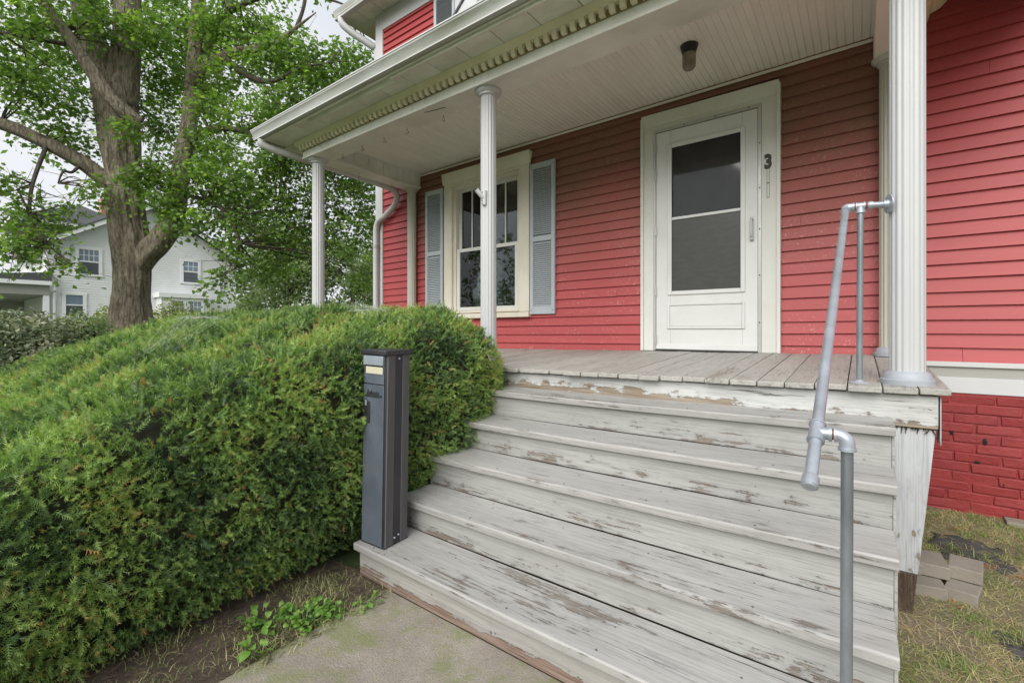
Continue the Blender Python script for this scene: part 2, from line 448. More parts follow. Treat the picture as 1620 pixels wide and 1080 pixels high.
sheet('side_yard', -.02, 3.2, .2, 4.05, 66, 78, yard_z, W['yard'])
sheet('planting_bed', -5.6, -1.70, -1.2, 1.42, 80, 54, lambda x, y: GZ - .004 + .012 * mnoise.noise((x * 7, y * 7, 1)) - (.02 if x > -1.74 else 0), W['soil'])
g = G().box(-1.80, .25, -3., 1.402, GZ - .12, GZ + .004)
wk = g.build('walkway', W['concrete'], None, .01); tag(wk, kind='structure')

# ------------------------------------------------------------------ red house
D = 4.1
house = empty('red_house', (-1, D, GZ), 'red clapboard house with a white storm door and grey-blue shutters on a brick base', 'house')
XL, XR = -5.34, 3.0


def tilt(x): return .0095 * x if x < .2 else 0.


P_SID = .0900; Z0 = -.119 - .0900 - .003
openings = [(-4.03, -2.90, .17, 1.84), (-1.51, -.56, -.6, 1.84)]
course = 0; k = -1
while True:
    z = Z0 + P_SID * (k + 1); k += 1
    if z > 4.2: break
    segs = [(XL, XR)]
    for (a, b, c, d) in openings:
        if z + P_SID > c and z < d:
            ns = []
            for (p, q) in segs:
                if b <= p or a >= q: ns.append((p, q)); continue
                if a > p: ns.append((p, a))
                if b < q: ns.append((b, q))
            segs = ns
    fin = []
    for (p, q) in segs:                     # butt joints of long courses, and the edge of the sheltered porch wall
        cuts = [c for c in ((-4.66 if z < 2 else None), (.175 if z < 2 else None)) if c is not None and p < c < q]
        if q - p > 1.2 and z < 3.9 and random.random() < .22: cuts = sorted(cuts + [random.uniform(max(p, -4.4) + .2, min(q, 1.2) - .2)]) if min(q, 1.2) - max(p, -4.4) > .6 else cuts
        pts = [p] + cuts + [q]
        fin += list(zip(pts[:-1], pts[1:]))
    for (p, q) in fin:
        if q - p < .03: continue
        jit = random.uniform(-.0012, .0012)
        gm = G().prism([(D - .024 + jit, z), (D - .0235 + jit, z + .003), (D - .003, z + P_SID + .008), (D + .001, z + P_SID + .008), (D + .001, z)], 'x', p + .001, q - .001)
        j1, j2, j3 = random.uniform(-.0012, .0012), random.uniform(-.0009, .0009), random.uniform(0, 6)
        gm.warp(lambda x, y, zz: (x, y, zz + tilt(x) + j1 + j2 * (x - p)))
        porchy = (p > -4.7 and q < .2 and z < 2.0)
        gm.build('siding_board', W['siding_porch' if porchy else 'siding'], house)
# solid wall behind the boards, open at the window
wx0, wx1, wz0, wz1 = -3.96, -2.93, .19, 1.76
gw = G()
gw.box(XL - .12, wx0, D + .002, D + .12, GZ, 4.6); gw.box(wx1, XR, D + .002, D + .12, -.2, 4.6)
gw.box(wx0, wx1, D + .002, D + .12, GZ, wz0); gw.box(wx0, wx1, D + .002, D + .12, wz1, 4.6)
gw.box(XL - .12, XL - .02, D + .12, 12, GZ, 4.6); gw.box(XR - .1, XR, D + .12, 12, GZ, 4.6); gw.box(XL - .02, XR - .1, 11.9, 12, GZ, 4.6)
gw.build('wall', W['siding'], house)
# room behind the window
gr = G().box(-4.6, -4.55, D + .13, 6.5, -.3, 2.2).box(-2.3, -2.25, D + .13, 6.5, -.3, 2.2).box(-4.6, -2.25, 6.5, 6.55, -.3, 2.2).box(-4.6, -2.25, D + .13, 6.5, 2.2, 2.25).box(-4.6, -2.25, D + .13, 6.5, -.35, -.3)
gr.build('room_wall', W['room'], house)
# water table and brick foundation
gt = G().box(.20, XR, D - .045, D + .001, -.305, -.232)
gt.build('sill_board', W['nb_grey'], house)
box('sill_cap', W['white'], house, .20, XR, D - .062, D - .0, -.2425, -.2105, .004)
box('skirt_board', W['white'], house, .20, XR, D - .055, D - .001, -.407, -.306, .003)
fd = G().box(.05, XR, D - .0475, D + .1, GZ - .1, -.405).build('foundation', W['brick'], house)
rb = random.Random(3)
zc = -.412; row = 0; proto = []
for q in range(5):                                             # five worn brick shapes shared by all
    gb = G().box(-.099, .099, -.022, .022, -.0275, .0275)
    gb.warp(lambda x, y, z: (x + rb.uniform(-.004, .004), y + rb.uniform(-.003, .003), z + rb.uniform(-.002, .002)))
    o = gb.build('brick', W['brick'], fd, .005); o.location = (0, 0, 0); proto.append(o)
first = set()
while zc > GZ - .02:
    x = .05 + (row % 2) * -.10 + rb.uniform(-.02, .02)
    while x < 1.9:
        i = rb.randrange(5)
        src = proto[i]
        pos = (x + .1, D - .031 + rb.uniform(-.005, .004), zc - .031 + rb.uniform(-.0015, .0015))
        if rb.random() > .0:
            if i not in first:
                first.add(i); WL[src] = Vector(pos); src.location = WL[src] - WL[fd]; o = src
            else: o = inst(src, pos, fd)
            o.rotation_euler = (rb.uniform(-.02, .02), rb.uniform(-.006, .006), rb.uniform(-.02, .02))
        x += .2045 + (rb.uniform(.006, .012) if rb.random() < .12 else rb.uniform(-.001, .003))
    zc -= .0613; row += 1
for (hx, hz, a, b) in [(.62, -.70, .012, .022), (.79, -.885, .011, .03), (.47, -.66, .01, .018), (.80, -1.10, .016, .02), (.585, -.83, .02, .012), (.70, -.95, .01, .02)]:
    gd = G().lathe([(.2, -.006), (1, 0), (.2, .006)], (0, 0, 0), 9)
    gd.warp(lambda x, y, z: (hx + x * a * (1 + .3 * math.sin(9 * y)), D - .0525 + z, hz + y * b))
    gd.build('mortar_gap', W['dark'], fd)
# corner board and upper trim
box('corner_board', W['white'], house, -5.49, -5.335, D - .035, D + .1, GZ, 4.42, .004)
box('frieze_board', W['white'], house, -5.335, XR, D - .034, D - .0, 4.18, 4.42, .004)
gs = G().box(-5.95, XR, 3.72, D + .0, 4.422, 4.44).box(-5.95, -5.49, D + .0, 12, 4.422, 4.44); gs.build('soffit', W['soffit'], house)
for i in range(18):
    box('soffit_batten', W['soffit'], house, -5.93 + i * .32, -5.922 + i * .32, 3.72, D - .04, 4.414, 4.4215, 0)
g = G().prism([(3.80, 4.38), (3.80, 4.50), (3.70, 4.50), (3.70, 4.47), (3.725, 4.42), (3.725, 4.38)], 'x', -5.97, XR); g.build('gutter', W['gutter'], house, .003)
g = G().prism([(3.75, 4.47), (7.8, 7.4), (11.9, 4.50), (11.9, 4.45), (7.8, 7.3), (3.79, 4.442)], 'x', -5.98, XR + .4); g.build('roof', W['shingle'], house)
g = G().prism([(D, 4.44), (11.9, 4.44), (7.8, 7.25)], 'x', XL - .1, XL - .02); g.build('gable_wall', W['siding'], house)
dp = G().tube(bez([(-5.86, 3.76, 4.40), (-5.85, 3.78, 4.31), (-5.76, 3.90, 4.20), (-5.60, 4.10, 4.06), (-5.57, 4.16, 3.95), (-5.56, 4.17, 2.6)], 5), .05, 12)
dp.build('downspout', W['white'], house)

# upper shutter beside the hidden upper window, lower shutters
def shutter(x0, x1, z0, z1, midz=None, label=None):
    y0, y1 = D - .05, D - .02
    w_ = .042
    gf = G().box(x0, x0 + w_, y0, y1, z0, z1).box(x1 - w_, x1, y0, y1, z0, z1)
    gf.box(x0 + w_, x1 - w_, y0 + .001, y1, z1 - .06, z1).box(x0 + w_, x1 - w_, y0 + .001, y1, z0, z0 + .085)
    if midz is not None: gf.box(x0 + w_, x1 - w_, y0 + .001, y1, midz - .028, midz + .028)
    o = gf.build('shutter', W['shutter'], house, .003, label=label)
    gl = G(); z = z0 + .09
    while z < z1 - .075:
        if midz is None or abs(z + .012 - midz) > .038:
            gl.prism([(y0 + .003, z), (y0 + .006, z - .003), (y1 - .002, z + .020), (y1 - .005, z + .023)], 'x', x0 + w_ - .003, x1 - w_ + .003)
        z += .0215
    l = gl.build('louver', W['shutter'], o); tag(l, kind='stuff')
    box('back_panel', W['shutter'], o, x0 + .01, x1 - .01, y1 - .002, y1 + .004, z0 + .01, z1 - .01, 0)
    for (sx, sz) in ((x0 + .02, z0 + .04), (x1 - .02, z0 + .04), (x0 + .02, z1 - .04), (x1 - .02, z1 - .04)):
        s_ = G().lathe([(.005, -.002), (.005, .002), (.002, .0035)], (0, 0, 0), 8); s_.warp(lambda x, y, z: (sx + x, y0 - z, sz + y)); s_.build('screw', W['black'], o)
    return o


shutter(-2.815, -2.505, .155, 1.75, .95, 'right shutter, fully seen, bluish grey')
shutter(-4.445, -4.13, .17, 1.745, .95, 'left shutter half hidden behind the hedge')
shutter(-4.29, -3.93, 2.9, 4.17, None, 'upper floor shutter above the porch roof')
box('upper_window_casing', W['white'], house, -3.925, -3.8, D - .045, D - .0, 2.8, 4.175, .003)

# window: casing > sashes, panes, muntins, curtain
cz0, cz1 = .125, 1.885
gc = G()
gc.box(-4.105, -3.975, D - .05, D - .004, cz0 + .06, 1.74)
gc.box(-2.955, -2.825, D - .05, D - .004, cz0 + .06, 1.74)
gc.box(-4.105, -2.825, D - .05, D - .004, 1.74, cz1)
gc.prism([(D - .075, cz1 + .018), (D - .0, cz1 + .018), (D - .0, cz1), (D - .052, 1.77), (D - .056, 1.775), (D - .075, cz1)], 'x', -4.125, -2.805)
gc.box(-4.115, -2.815, D - .075, D - .004, cz0, cz0 + .055)
gc.box(-3.975, -3.93, D - .018, D + .11, .19, 1.74).box(-3.0, -2.955, D - .018, D + .11, .19, 1.74)
gc.box(-3.93, -3.0, D - .018, D + .11, 1.70, 1.74).box(-3.93, -3.0, D - .02, D + .11, .19, .215)
gc.warp(lambda x, y, z: (x, y, z + .006 * (x + 3.4)))
win = gc.build('window', W['wtrim'], house, .003, label='tall cream cased window between grey-blue shutters')
sx0, sx1, zm = -3.928, -3.002, .945


def sash(name, z0, z1, y0, st):
    g = G().box(sx0, sx0 + st, y0, y0 + .035, z0, z1).box(sx1 - st, sx1, y0, y0 + .035, z0, z1)
    g.box(sx0 + st, sx1 - st, y0 + .001, y0 + .034, z0, z0 + .045).box(sx0 + st, sx1 - st, y0 + .001, y0 + .034, z1 - .04, z1)
    return g.build(name, W['trim'], win, .002)


sash('upper_sash', zm - .02, 1.70, D + .035, .04)
sash('lower_sash', .215, zm + .02, D - .005, .045)
for i in range(5):
    a = sx0 + .04; b = sx1 - .04; wd = (b - a) / 5
    box('pane', W['glass'], win, a + i * wd, a + (i + 1) * wd, D + .05, D + .053, zm + .02, 1.665, 0)
    if i: box('muntin', W['trim'], win, a + i * wd - .008, a + i * wd + .008, D + .037, D + .049, zm + .022, 1.664, .001)
box('lower_pane', W['glass'], win, sx0 + .04, sx1 - .04, D + .01, D + .013, .255, zm - .015, 0)
gk = G(); n = 60; xs = np.linspace(-3.95, -3.42, n)                     # curtain in folds
vs_ = []; fs_ = []
for i, x in enumerate(xs):
    y = D + .22 + .02 * math.sin(i * 1.1) + .008 * math.sin(i * 2.7)
    vs_ += [(x, y, .2), (x, y, 1.10 + .02 * math.sin(i * .8))]
    if i: fs_.append((2 * i - 2, 2 * i, 2 * i + 1, 2 * i - 1))
gk.add(vs_, fs_).build('curtain', W['curtain'], win)
box('blind', W['storm_screen'], win, -3.35, -2.96, D + .16, D + .165, .2, .93, 0)

# front door: casing (part) and storm door (part)
gc = G()
gc.box(-1.558, -1.47, D - .05, D - .003, -.19, 1.76).box(-.612, -.509, D - .05, D - .003, -.19, 1.76)
gc.box(-1.558, -.509, D - .05, D - .003, 1.76, 1.885)
gc.prism([(D - .07, 1.905), (D, 1.905), (D, 1.885), (D - .052, 1.80), (D - .056, 1.80), (D - .07, 1.885)], 'x', -1.575, -.492)
gc.box(-1.585, -1.5585, D - .066, D - .003, -.19, 1.885).box(-.5085, -.482, D - .066, D - .003, -.19, 1.885)
gc.warp(lambda x, y, z: (x, y, z + (.006 * (x + 1.03) if z < 1 else -.004 * (x + 1.03))))
casing = gc.build('door_casing', W['trim'], house, .003)
gf = G().box(-1.47, -1.447, D - .058, D - .002, -.188, 1.735).box(-.636, -.612, D - .058, D - .002, -.188, 1.735).box(-1.47, -.612, D - .058, D - .002, 1.735, 1.76)
fr = gf.build('door_frame', W['alum'], casing, .002)
for (px, pz) in [(-.624, .05), (-.624, .42), (-.624, .78), (-.624, 1.1), (-.624, 1.45), (-1.2, 1.748), (-.95, 1.748), (-.7, 1.748)]:
    s_ = G().lathe([(.0055, -.002), (.0055, .002), (.002, .0035)], (0, 0, 0), 8); s_.warp(lambda x, y, z: (px + x, D - .0585 - z, pz + y)); s_.build('screw', W['black'], casing)
dx0, dx1, dz0, dz1 = -1.445, -.638, -.18, 1.73
gx0, gx1, gz0, gz1 = -1.318, -.748, .315, 1.585
gd = G().box(dx0, gx0, D - .05, D - .01, dz0, dz1).box(gx1, dx1, D - .05, D - .01, dz0, dz1)
gd.box(gx0, gx1, D - .05, D - .01, dz0, gz0).box(gx0, gx1, D - .05, D - .01, gz1, dz1)
door = gd.build('storm_door', W['door'], house, .0025, label='white storm door with two grey panes and a kick panel')


def ring(x0, x1, z0, z1, w_, y0, y1):
    return G().box(x0, x0 + w_, y0, y1, z0, z1).box(x1 - w_, x1, y0, y1, z0, z1).box(x0 + w_, x1 - w_, y0, y1, z0, z0 + w_).box(x0 + w_, x1 - w_, y0, y1, z1 - w_, z1)


ring(gx0 - .022, gx1 + .022, gz0 - .022, gz1 + .022, .034, D - .064, D - .046).build('glazing_bead', W['door'], door, .004)
box('upper_pane', W['storm_glass'], door, gx0, gx1, D - .036, D - .03, .965, gz1, 0)
box('lower_pane', W['storm_screen'], door, gx0, gx1, D - .042, D - .036, gz0, .945, 0)
box('mid_rail', W['door'], door, gx0 + .012, gx1 - .012, D - .054, D - .03, .945, .968, .002)
ring(-1.345, -.728, .0, .222, .022, D - .064, D - .0485).build('kick_panel_molding', W['door'], door, .005)
box('kick_panel', W['door'], door, -1.322, -.751, D - .056, D - .0485, .023, .199, .002)
hd = G().box(-.69, -.665, D - .056, D - .0495, .69, .885).tube(bez([(-.677, D - .056, .86), (-.677, D - .10, .855), (-.677, D - .105, .79), (-.677, D - .10, .73), (-.677, D - .056, .72)], 4), .009, 8).lathe([(.012, 0), (.012, .02)], (-.677, D - .075, .70), 10)
hd.build('handle', W['white'], door, .001)
for hz in (-.10, .33, .86, 1.36, 1.6):
    h_ = G().lathe([(.007, -.035), (.007, .035)], (-1.449, D - .064, hz), 8).box(-1.462, -1.436, D - .0615, D - .0585, hz - .04, hz + .04); h_.build('hinge', W['alum'], door)
box('sweep', W['door'], door, dx0, dx1, D - .056, D - .0505, dz0 + .004, dz0 + .05, .002)
# the crack along the threshold
box('threshold', W['black'], house, -1.46, -.62, D - .05, D - .0, -.2, -.1815, .001)


# house number: black 3 and the ghost outlines of the two missing digits
def text_mesh(ch, size, outline, mat, name, x, z, parent, label=None):
    cu = bpy.data.curves.new('txt', 'FONT'); cu.body = ch; cu.size = size; cu.align_x = 'CENTER'; cu.resolution_u = 4
    if outline:
        cu.fill_mode = 'NONE'; cu.bevel_depth = .0018; cu.bevel_resolution = 0; cu.offset = .004
    else:
        cu.extrude = .0012; cu.offset = .0085
    o = bpy.data.objects.new('txt', cu); COL.objects.link(o)
    dg = bpy.context.evaluated_depsgraph_get()
    me = bpy.data.meshes.new_from_object(o.evaluated_get(dg)); bpy.data.objects.remove(o)
    me.name = name
    me.transform(Matrix.Rotation(math.pi / 2, 4, 'X')); me.transform(Matrix.Scale(.74, 4, (1, 0, 0)))
    me.materials.clear(); me.materials.append(mat)
    q = bpy.data.objects.new(name, me); put(q, (x, D - .0525, z), parent)
    if label: q['label'] = label
    return q


W['ghost'] = m_paint('glue_outline', (.26, .25, .22), .7, .15)
text_mesh('3', .145, False, W['black'], 'house_number', -.566, 1.246, casing, 'black digit 3')
text_mesh('1', .150, True, W['ghost'], 'number_ghost', -.566, 1.135, casing, 'faint outline of a missing digit 1')
text_mesh('1', .150, True, W['ghost'], 'number_ghost', -.566, 1.020, casing, 'faint outline of a missing digit 1')

# ------------------------------------------------------------------ front porch
porch = empty('front_porch', (-2.3, 3.3, GZ), 'open front porch with fluted white columns, cream dentil band and worn grey plank floor', 'porch')


def zfl(x, y): return -.18 + .012 * min(x, .1) - (D - y) * .047


x = -4.80; rp = random.Random(5); k = 0
while x < .285:
    wd = .122 + rp.uniform(-.004, .004)
    if x + wd > .26: wd = .30 - x
    y0 = 2.555 + rp.uniform(-.012, .012) + (-.012 if -1.6 < x < -1.2 else 0)
    gm = G().box(x + .0022, x + wd - .0022, y0, D - .022, -.026, 0)
    dz = rp.uniform(-.003, .003)
    gm.warp(lambda X, Y, Z: (X, Y, Z + zfl(x + wd / 2, Y) + dz + (X - x) * .012))
    gm.build('floor_board', W['deck'], porch, .004)
    x += wd
gm = G().box(-4.76, .262, 2.60, 2.645, -.145, -.006); gm.warp(lambda X, Y, Z: (X, Y, Z + zfl(X, 2.6) - .026 + (.0)))
gm.build('rim_board', W['rim'], porch, .004)
gm = G().box(.235, .268, 2.647, 4.05, -.135, -.006); gm.warp(lambda X, Y, Z: (X, Y, Z + zfl(X, Y) - .026)); gm.build('side_rim_board', W['post'], porch, .003)
gm = G().box(-4.76, -4.73, 2.647, 4.05, -.135, -.006); gm.warp(lambda X, Y, Z: (X, Y, Z + zfl(X, Y) - .026)); gm.build('side_rim_board', W['post'], porch, .003)
gm = G().box(.268, .272, 2.61, 2.70, -.21, -.01); gm.warp(lambda X, Y, Z: (X, Y, Z + zfl(X, 2.6) - .026)); gm.build('corner_flashing', W['post'], porch)
# fascia under the rim: dark gap and left skirt
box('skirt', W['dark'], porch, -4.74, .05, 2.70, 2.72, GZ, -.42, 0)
# tapering white corner post with rotten foot
yp = 2.615
gp = G().prism([(.122, -.425), (.256, -.425), (.2, -1.05), (.147, -1.05), (.120, -1.05)], 'y', yp, yp + .06)
post = gp.build('corner_post', W['post'], porch, .004)
G().prism([(.113, -.430), (.142, -.430), (.138, -1.06), (.114, -1.06)], 'y', yp - .006, yp + .03).build('edge_board', W['post'], post, .003)
G().prism([(.118, -1.051), (.198, -1.051), (.178, -1.26), (.118, -1.26)], 'y', yp + .002, yp + .055).build('rotten_foot', W['rot'], post, .004, label='bare rotten brown foot of the white post')
gsp = G(); rs = random.Random(8)
for i in range(26):                                                   # splintered end of the rim
    xx = .115 + rs.random() * .145
    gsp.tube([(xx, yp - .002 + rs.random() * .01, -.40 - rs.random() * .02), (xx + rs.uniform(-.03, .03), yp - .008, -.425 - rs.random() * .03)], [.004, .001], 4)
gsp.build('splinters', W['rot'], porch)
box('inner_post', W['post'], porch, .188, .212, 2.95, 3.0, -1.2, -.36, .003)

# columns > shaft, base, capital
CZ = 1.82
cols = []


def column(x, y, r, mat, base_mat, zb, zt, label=None, half=False):
    gsft = G().lathe([(r, zb + .05), (r, zb + .1), (r * .985, zt - .12), (r * .97, zt - .045)], (x, y, 0), 96, (16, r * .07))
    o = gsft.build('column', mat, porch, angle=60, label=label)
    G().lathe([(r * 1.48, zb), (r * 1.5, zb + .022), (r * 1.36, zb + .026), (r * 1.34, zb + .034), (r * 1.24, zb + .05), (r * 1.05, zb + .06)], (x, y, 0), 32).build('base', base_mat, o, angle=50)
    G().lathe([(r * .98, zt - .05), (r * 1.18, zt - .044), (r * 1.2, zt - .032), (r * 1.36, zt - .026), (r * 1.62, zt - .014), (r * 1.66, zt - .0015)], (x, y, 0), 32).build('capital', mat, o, angle=50)
    return o


column(.17, 2.72, .0645, W['column'], W['grey_base'], zfl(.17, 2.63) + .0, CZ, 'right column carrying the pipe flange')
colm = column(-2.275, 2.72, .0615, W['column'], W['grey_base'], zfl(-2.28, 2.63), CZ, 'middle column with the flag bracket')
column(-4.665, 2.72, .0635, W['column'], W['grey_base'], zfl(-4.66, 2.63), CZ, 'left corner column')
column(-4.665, 4.02, .058, W['pilaster'], W['grey_base'], zfl(-4.66, 4.02), CZ, 'left column against the wall')
column(.168, 4.00, .064, W['pilaster'], W['grey_base'], zfl(.17, 4.0), CZ, 'right column against the wall')

# beams
yb0, yb1 = 2.605, 2.835
fb = G().box(-4.775, .285, yb0, yb1, CZ, 2.05).build('front_beam', W['beam'], porch, .004)
for i in range(36):
    xx = -4.70 + i * .14
    if xx < .27: box('batten_joint', W['soffit'], fb, xx - .004, xx + .004, yb0 - .0035, yb0 - .0005, CZ + .02, 1.90, 0)
box('edge_strip', W['beam'], fb, -4.778, .288, yb0 - .008, yb0 - .0006, CZ - .004, CZ + .016, .002)
lb = G().box(-4.775, -4.565, yb1 + .001, D - .02, CZ, 2.05).build('side_beam', W['beam'], porch, .004)
for i in range(12):
    yy = yb1 + .06 + i * .1
    if yy < D - .05: box('groove', W['soffit'], lb, -4.5645, -4.560, yy - .006, yy + .006, CZ + .03, 2.0, 0)
box('edge_strip', W['beam'], lb, -4.5645, -4.545, yb1 + .002, D - .025, 2.0, 2.028, .003)
box('edge_strip', W['beam'], lb, -4.5645, -4.548, yb1 + .002, D - .025, CZ - .003, CZ + .026, .003)
G().box(.075, .285, yb1 + .001, D - .022, CZ - .005, 2.12).build('side_beam', W['ceiling'], porch, .004)

# dentil band
db = G().prism([(yb0, 1.945), (yb0, 1.985), (yb0 - .075, 1.985), (yb0 - .06, 1.965), (yb0 - .045, 1.945)], 'x', -4.84, .36).build('dentil_crown', W['dentil'], porch, .002)
box('dentil_back', W['dentil_dirt_shade'], porch, -4.79, .30, yb0 - .006, yb0 - .0006, 1.895, 1.944, .001)
gp0 = G().prism([(yb0 - .0062, 1.900), (yb0 - .0062, 1.9445), (yb0 - .048, 1.9445), (yb0 - .034, 1.903)], 'x', -.0185, .0185)
dpro = None
for i in range(76):
    xx = -4.765 + i * .0675
    if dpro is None:
        dpro = gp0.build('dentil', W['dentil'], porch, .0015); WL[dpro] = Vector((xx, WL[dpro].y, WL[dpro].z)); dpro.location = WL[dpro] - WL[porch]
    else:
        inst(dpro, (xx, WL[dpro].y, WL[dpro].z), porch)
# side frieze ends at the right, by the wall
g = G().prism([(.286, 2.0), (.286, 2.13), (.46, 2.13), (.42, 2.085), (.37, 2.065), (.35, 2.0)], 'y', 2.7, D - .022); g.build('side_crown', W['dentil'], porch, .003)
g = G().box(.47, .56, 2.3, D - .05, 2.115, 2.13); g.build('side_soffit', W['soffit'], porch)
g = G().prism([(.50, 2.10), (.56, 2.10), (.6, 2.17), (.6, 2.2), (.5, 2.2)], 'y', 2.3, D - .16); g.build('side_gutter', W['gutter'], porch, .003)

# ceiling boards
zc_ = 2.028
cp = None; x = -4.56; n = 0
while x < .07:
    gbx = None
    if cp is None:
        cp = G().box(0, .0446, yb1 + .0, D - .02, -.0, .012).build('ceiling_board', W['ceiling'], porch, .003, 1)
        y_ = WL[cp].y
        WL[cp] = Vector((x + .022, y_, zc_ + .006 + .005 * x)); cp.location = WL[cp] - WL[porch]
    else: inst(cp, (x + .022, y_, zc_ + .006 + .005 * x), porch)
    x += .0462; n += 1
gcb = G().box(-4.6, .09, yb1 - .01, D - .02, zc_ + .0035, zc_ + .005); gcb.warp(lambda x, y, z: (x, y, z + .005 * x)); gcb.build('ceiling_backing', W['ceiling'], porch)
box('cove_molding', W['ceiling'], porch, -4.56, .072, D - .034, D - .0205, 1.985, 2.006, .003).rotation_euler = (0, -.005, 0)

# eave: soffit panels, fascia, gutter, roof
sp = None
for i in range(20):
    x = -5.02 + i * .305
    if x > .55: break
    if sp is None:
        sp = G().box(0, .300, 2.315, 2.555, 1.986, 1.996).build('soffit_panel', W['soffit'], porch, .002, 1); b0 = WL[sp].copy()
        WL[sp] = Vector((x + .15, b0.y, b0.z)); sp.location = WL[sp] - WL[porch]
    else: inst(sp, (x + .15, b0.y, b0.z), porch)
box('soffit_backing', W['dark'], porch, -5.02, .6, 2.31, 2.56, 1.998, 2.004, 0)
box('fascia', W['soffit'], porch, -5.03, .62, 2.29, 2.312, 1.975, 2.075, .003)
box('fascia_strip', W['soffit'], porch, -2.95, .62, 2.3125, 2.332, 1.955, 1.985, .003, label='loose strip hanging below the fascia')
G().prism([(2.33, 1.99), (2.35, 1.992), (2.37, 1.962), (2.35, 1.955)], 'x', -4.2, -2.93).build('fascia_strip', W['soffit'], porch, .002).rotation_euler = (0, .006, 0)
gg = G().prism([(2.288, 1.985), (2.245, 1.985), (2.243, 2.0), (2.222, 2.045), (2.215, 2.052), (2.215, 2.072), (2.222, 2.075), (2.288, 2.075)], 'x', -5.10, .64)
gut = gg.build('gutter', W['gutter'], porch, .0025)
box('gutter_lip', W['white'], gut, -5.103, .643, 2.210, 2.2148, 2.066, 2.077, .001)
box('gutter_edge', W['white'], gut, -5.103, .643, 2.2428, 2.2475, 1.981, 1.990, .001)
box('side_fascia', W['soffit'], porch, -5.10, -5.08, 2.31, D + .0, 1.985, 2.075, .003)
box('side_soffit', W['soffit'], porch, -5.08, -4.776, 2.56, D - .04, 1.986, 1.996, .002)
G().prism([(2.29, 2.03), (D - .02, 2.68), (D - .02, 2.72), (2.26, 2.05)], 'x', -5.12, .66).build('roof', W['shingle'], porch)
# downspout: gutter outlet, run along the left beam, sweep to the house corner and down
ds = G().tube(bez([(-5.0, 2.28, 1.985), (-5.0, 2.30, 1.93), (-4.96, 2.42, 1.895), (-4.92, 2.6, 1.88), (-4.90, 3.2, 1.86), (-4.90, 3.8, 1.84), (-4.92, 3.97, 1.80), (-5.0, 4.02, 1.68), (-5.2, 4.02, 1.56), (-5.36, 4.02, 1.50), (-5.415, 4.02, 1.40), (-5.42, 4.02, 1.2), (-5.42, 4.02, .3), (-5.42, 4.02, -1.2)], 6), .038, 12)
dso = ds.build('downspout', W['white'], porch)
for zz in (1.15, .1): G().lathe([(.043, -.02), (.043, .02)], (-5.42, 4.02, zz), 14).build('bracket', W['gutter'], dso)

# entry gable standing on the porch roof: rake boards, panel, roof slabs
yg = 2.62; px, pz = -1.0, 3.78; ex, ez = -3.0, 2.05
gab = G().prism([(ex + .3, 2.1), (px, pz - .27), (-px * 0 + 2 * px - ex - .3, 2.1)], 'y', yg + .06, yg + .10).build('gable_panel', W['nb_wall'], porch)
for s in (-1, 1):
    def mx_(q): return px + s * (q - px) * -1 if s == 1 else q
    poly = [(ex, ez), (px, pz), (px, pz - .19), (ex + .21, ez)]
    G().prism([(mx_(a), b) for a, b in poly], 'y', yg, yg + .03).build('rake_board', W['white'], gab, .003)
    poly = [(ex + .34, ez), (px, pz - .31), (px, pz - .46), (ex + .50, ez)]
    G().prism([(mx_(a), b) for a, b in poly], 'y', yg + .03, yg + .0595).build('rake_trim', W['white'], gab, .003)
    poly = [(ex - .012, ez), (px, pz + .03), (px, pz + .002), (ex + .01, ez - .002)]
    G().prism([(mx_(a), b) for a, b in poly], 'y', yg - .012, D - .03).build('gable_roof', W['shingle'], gab)

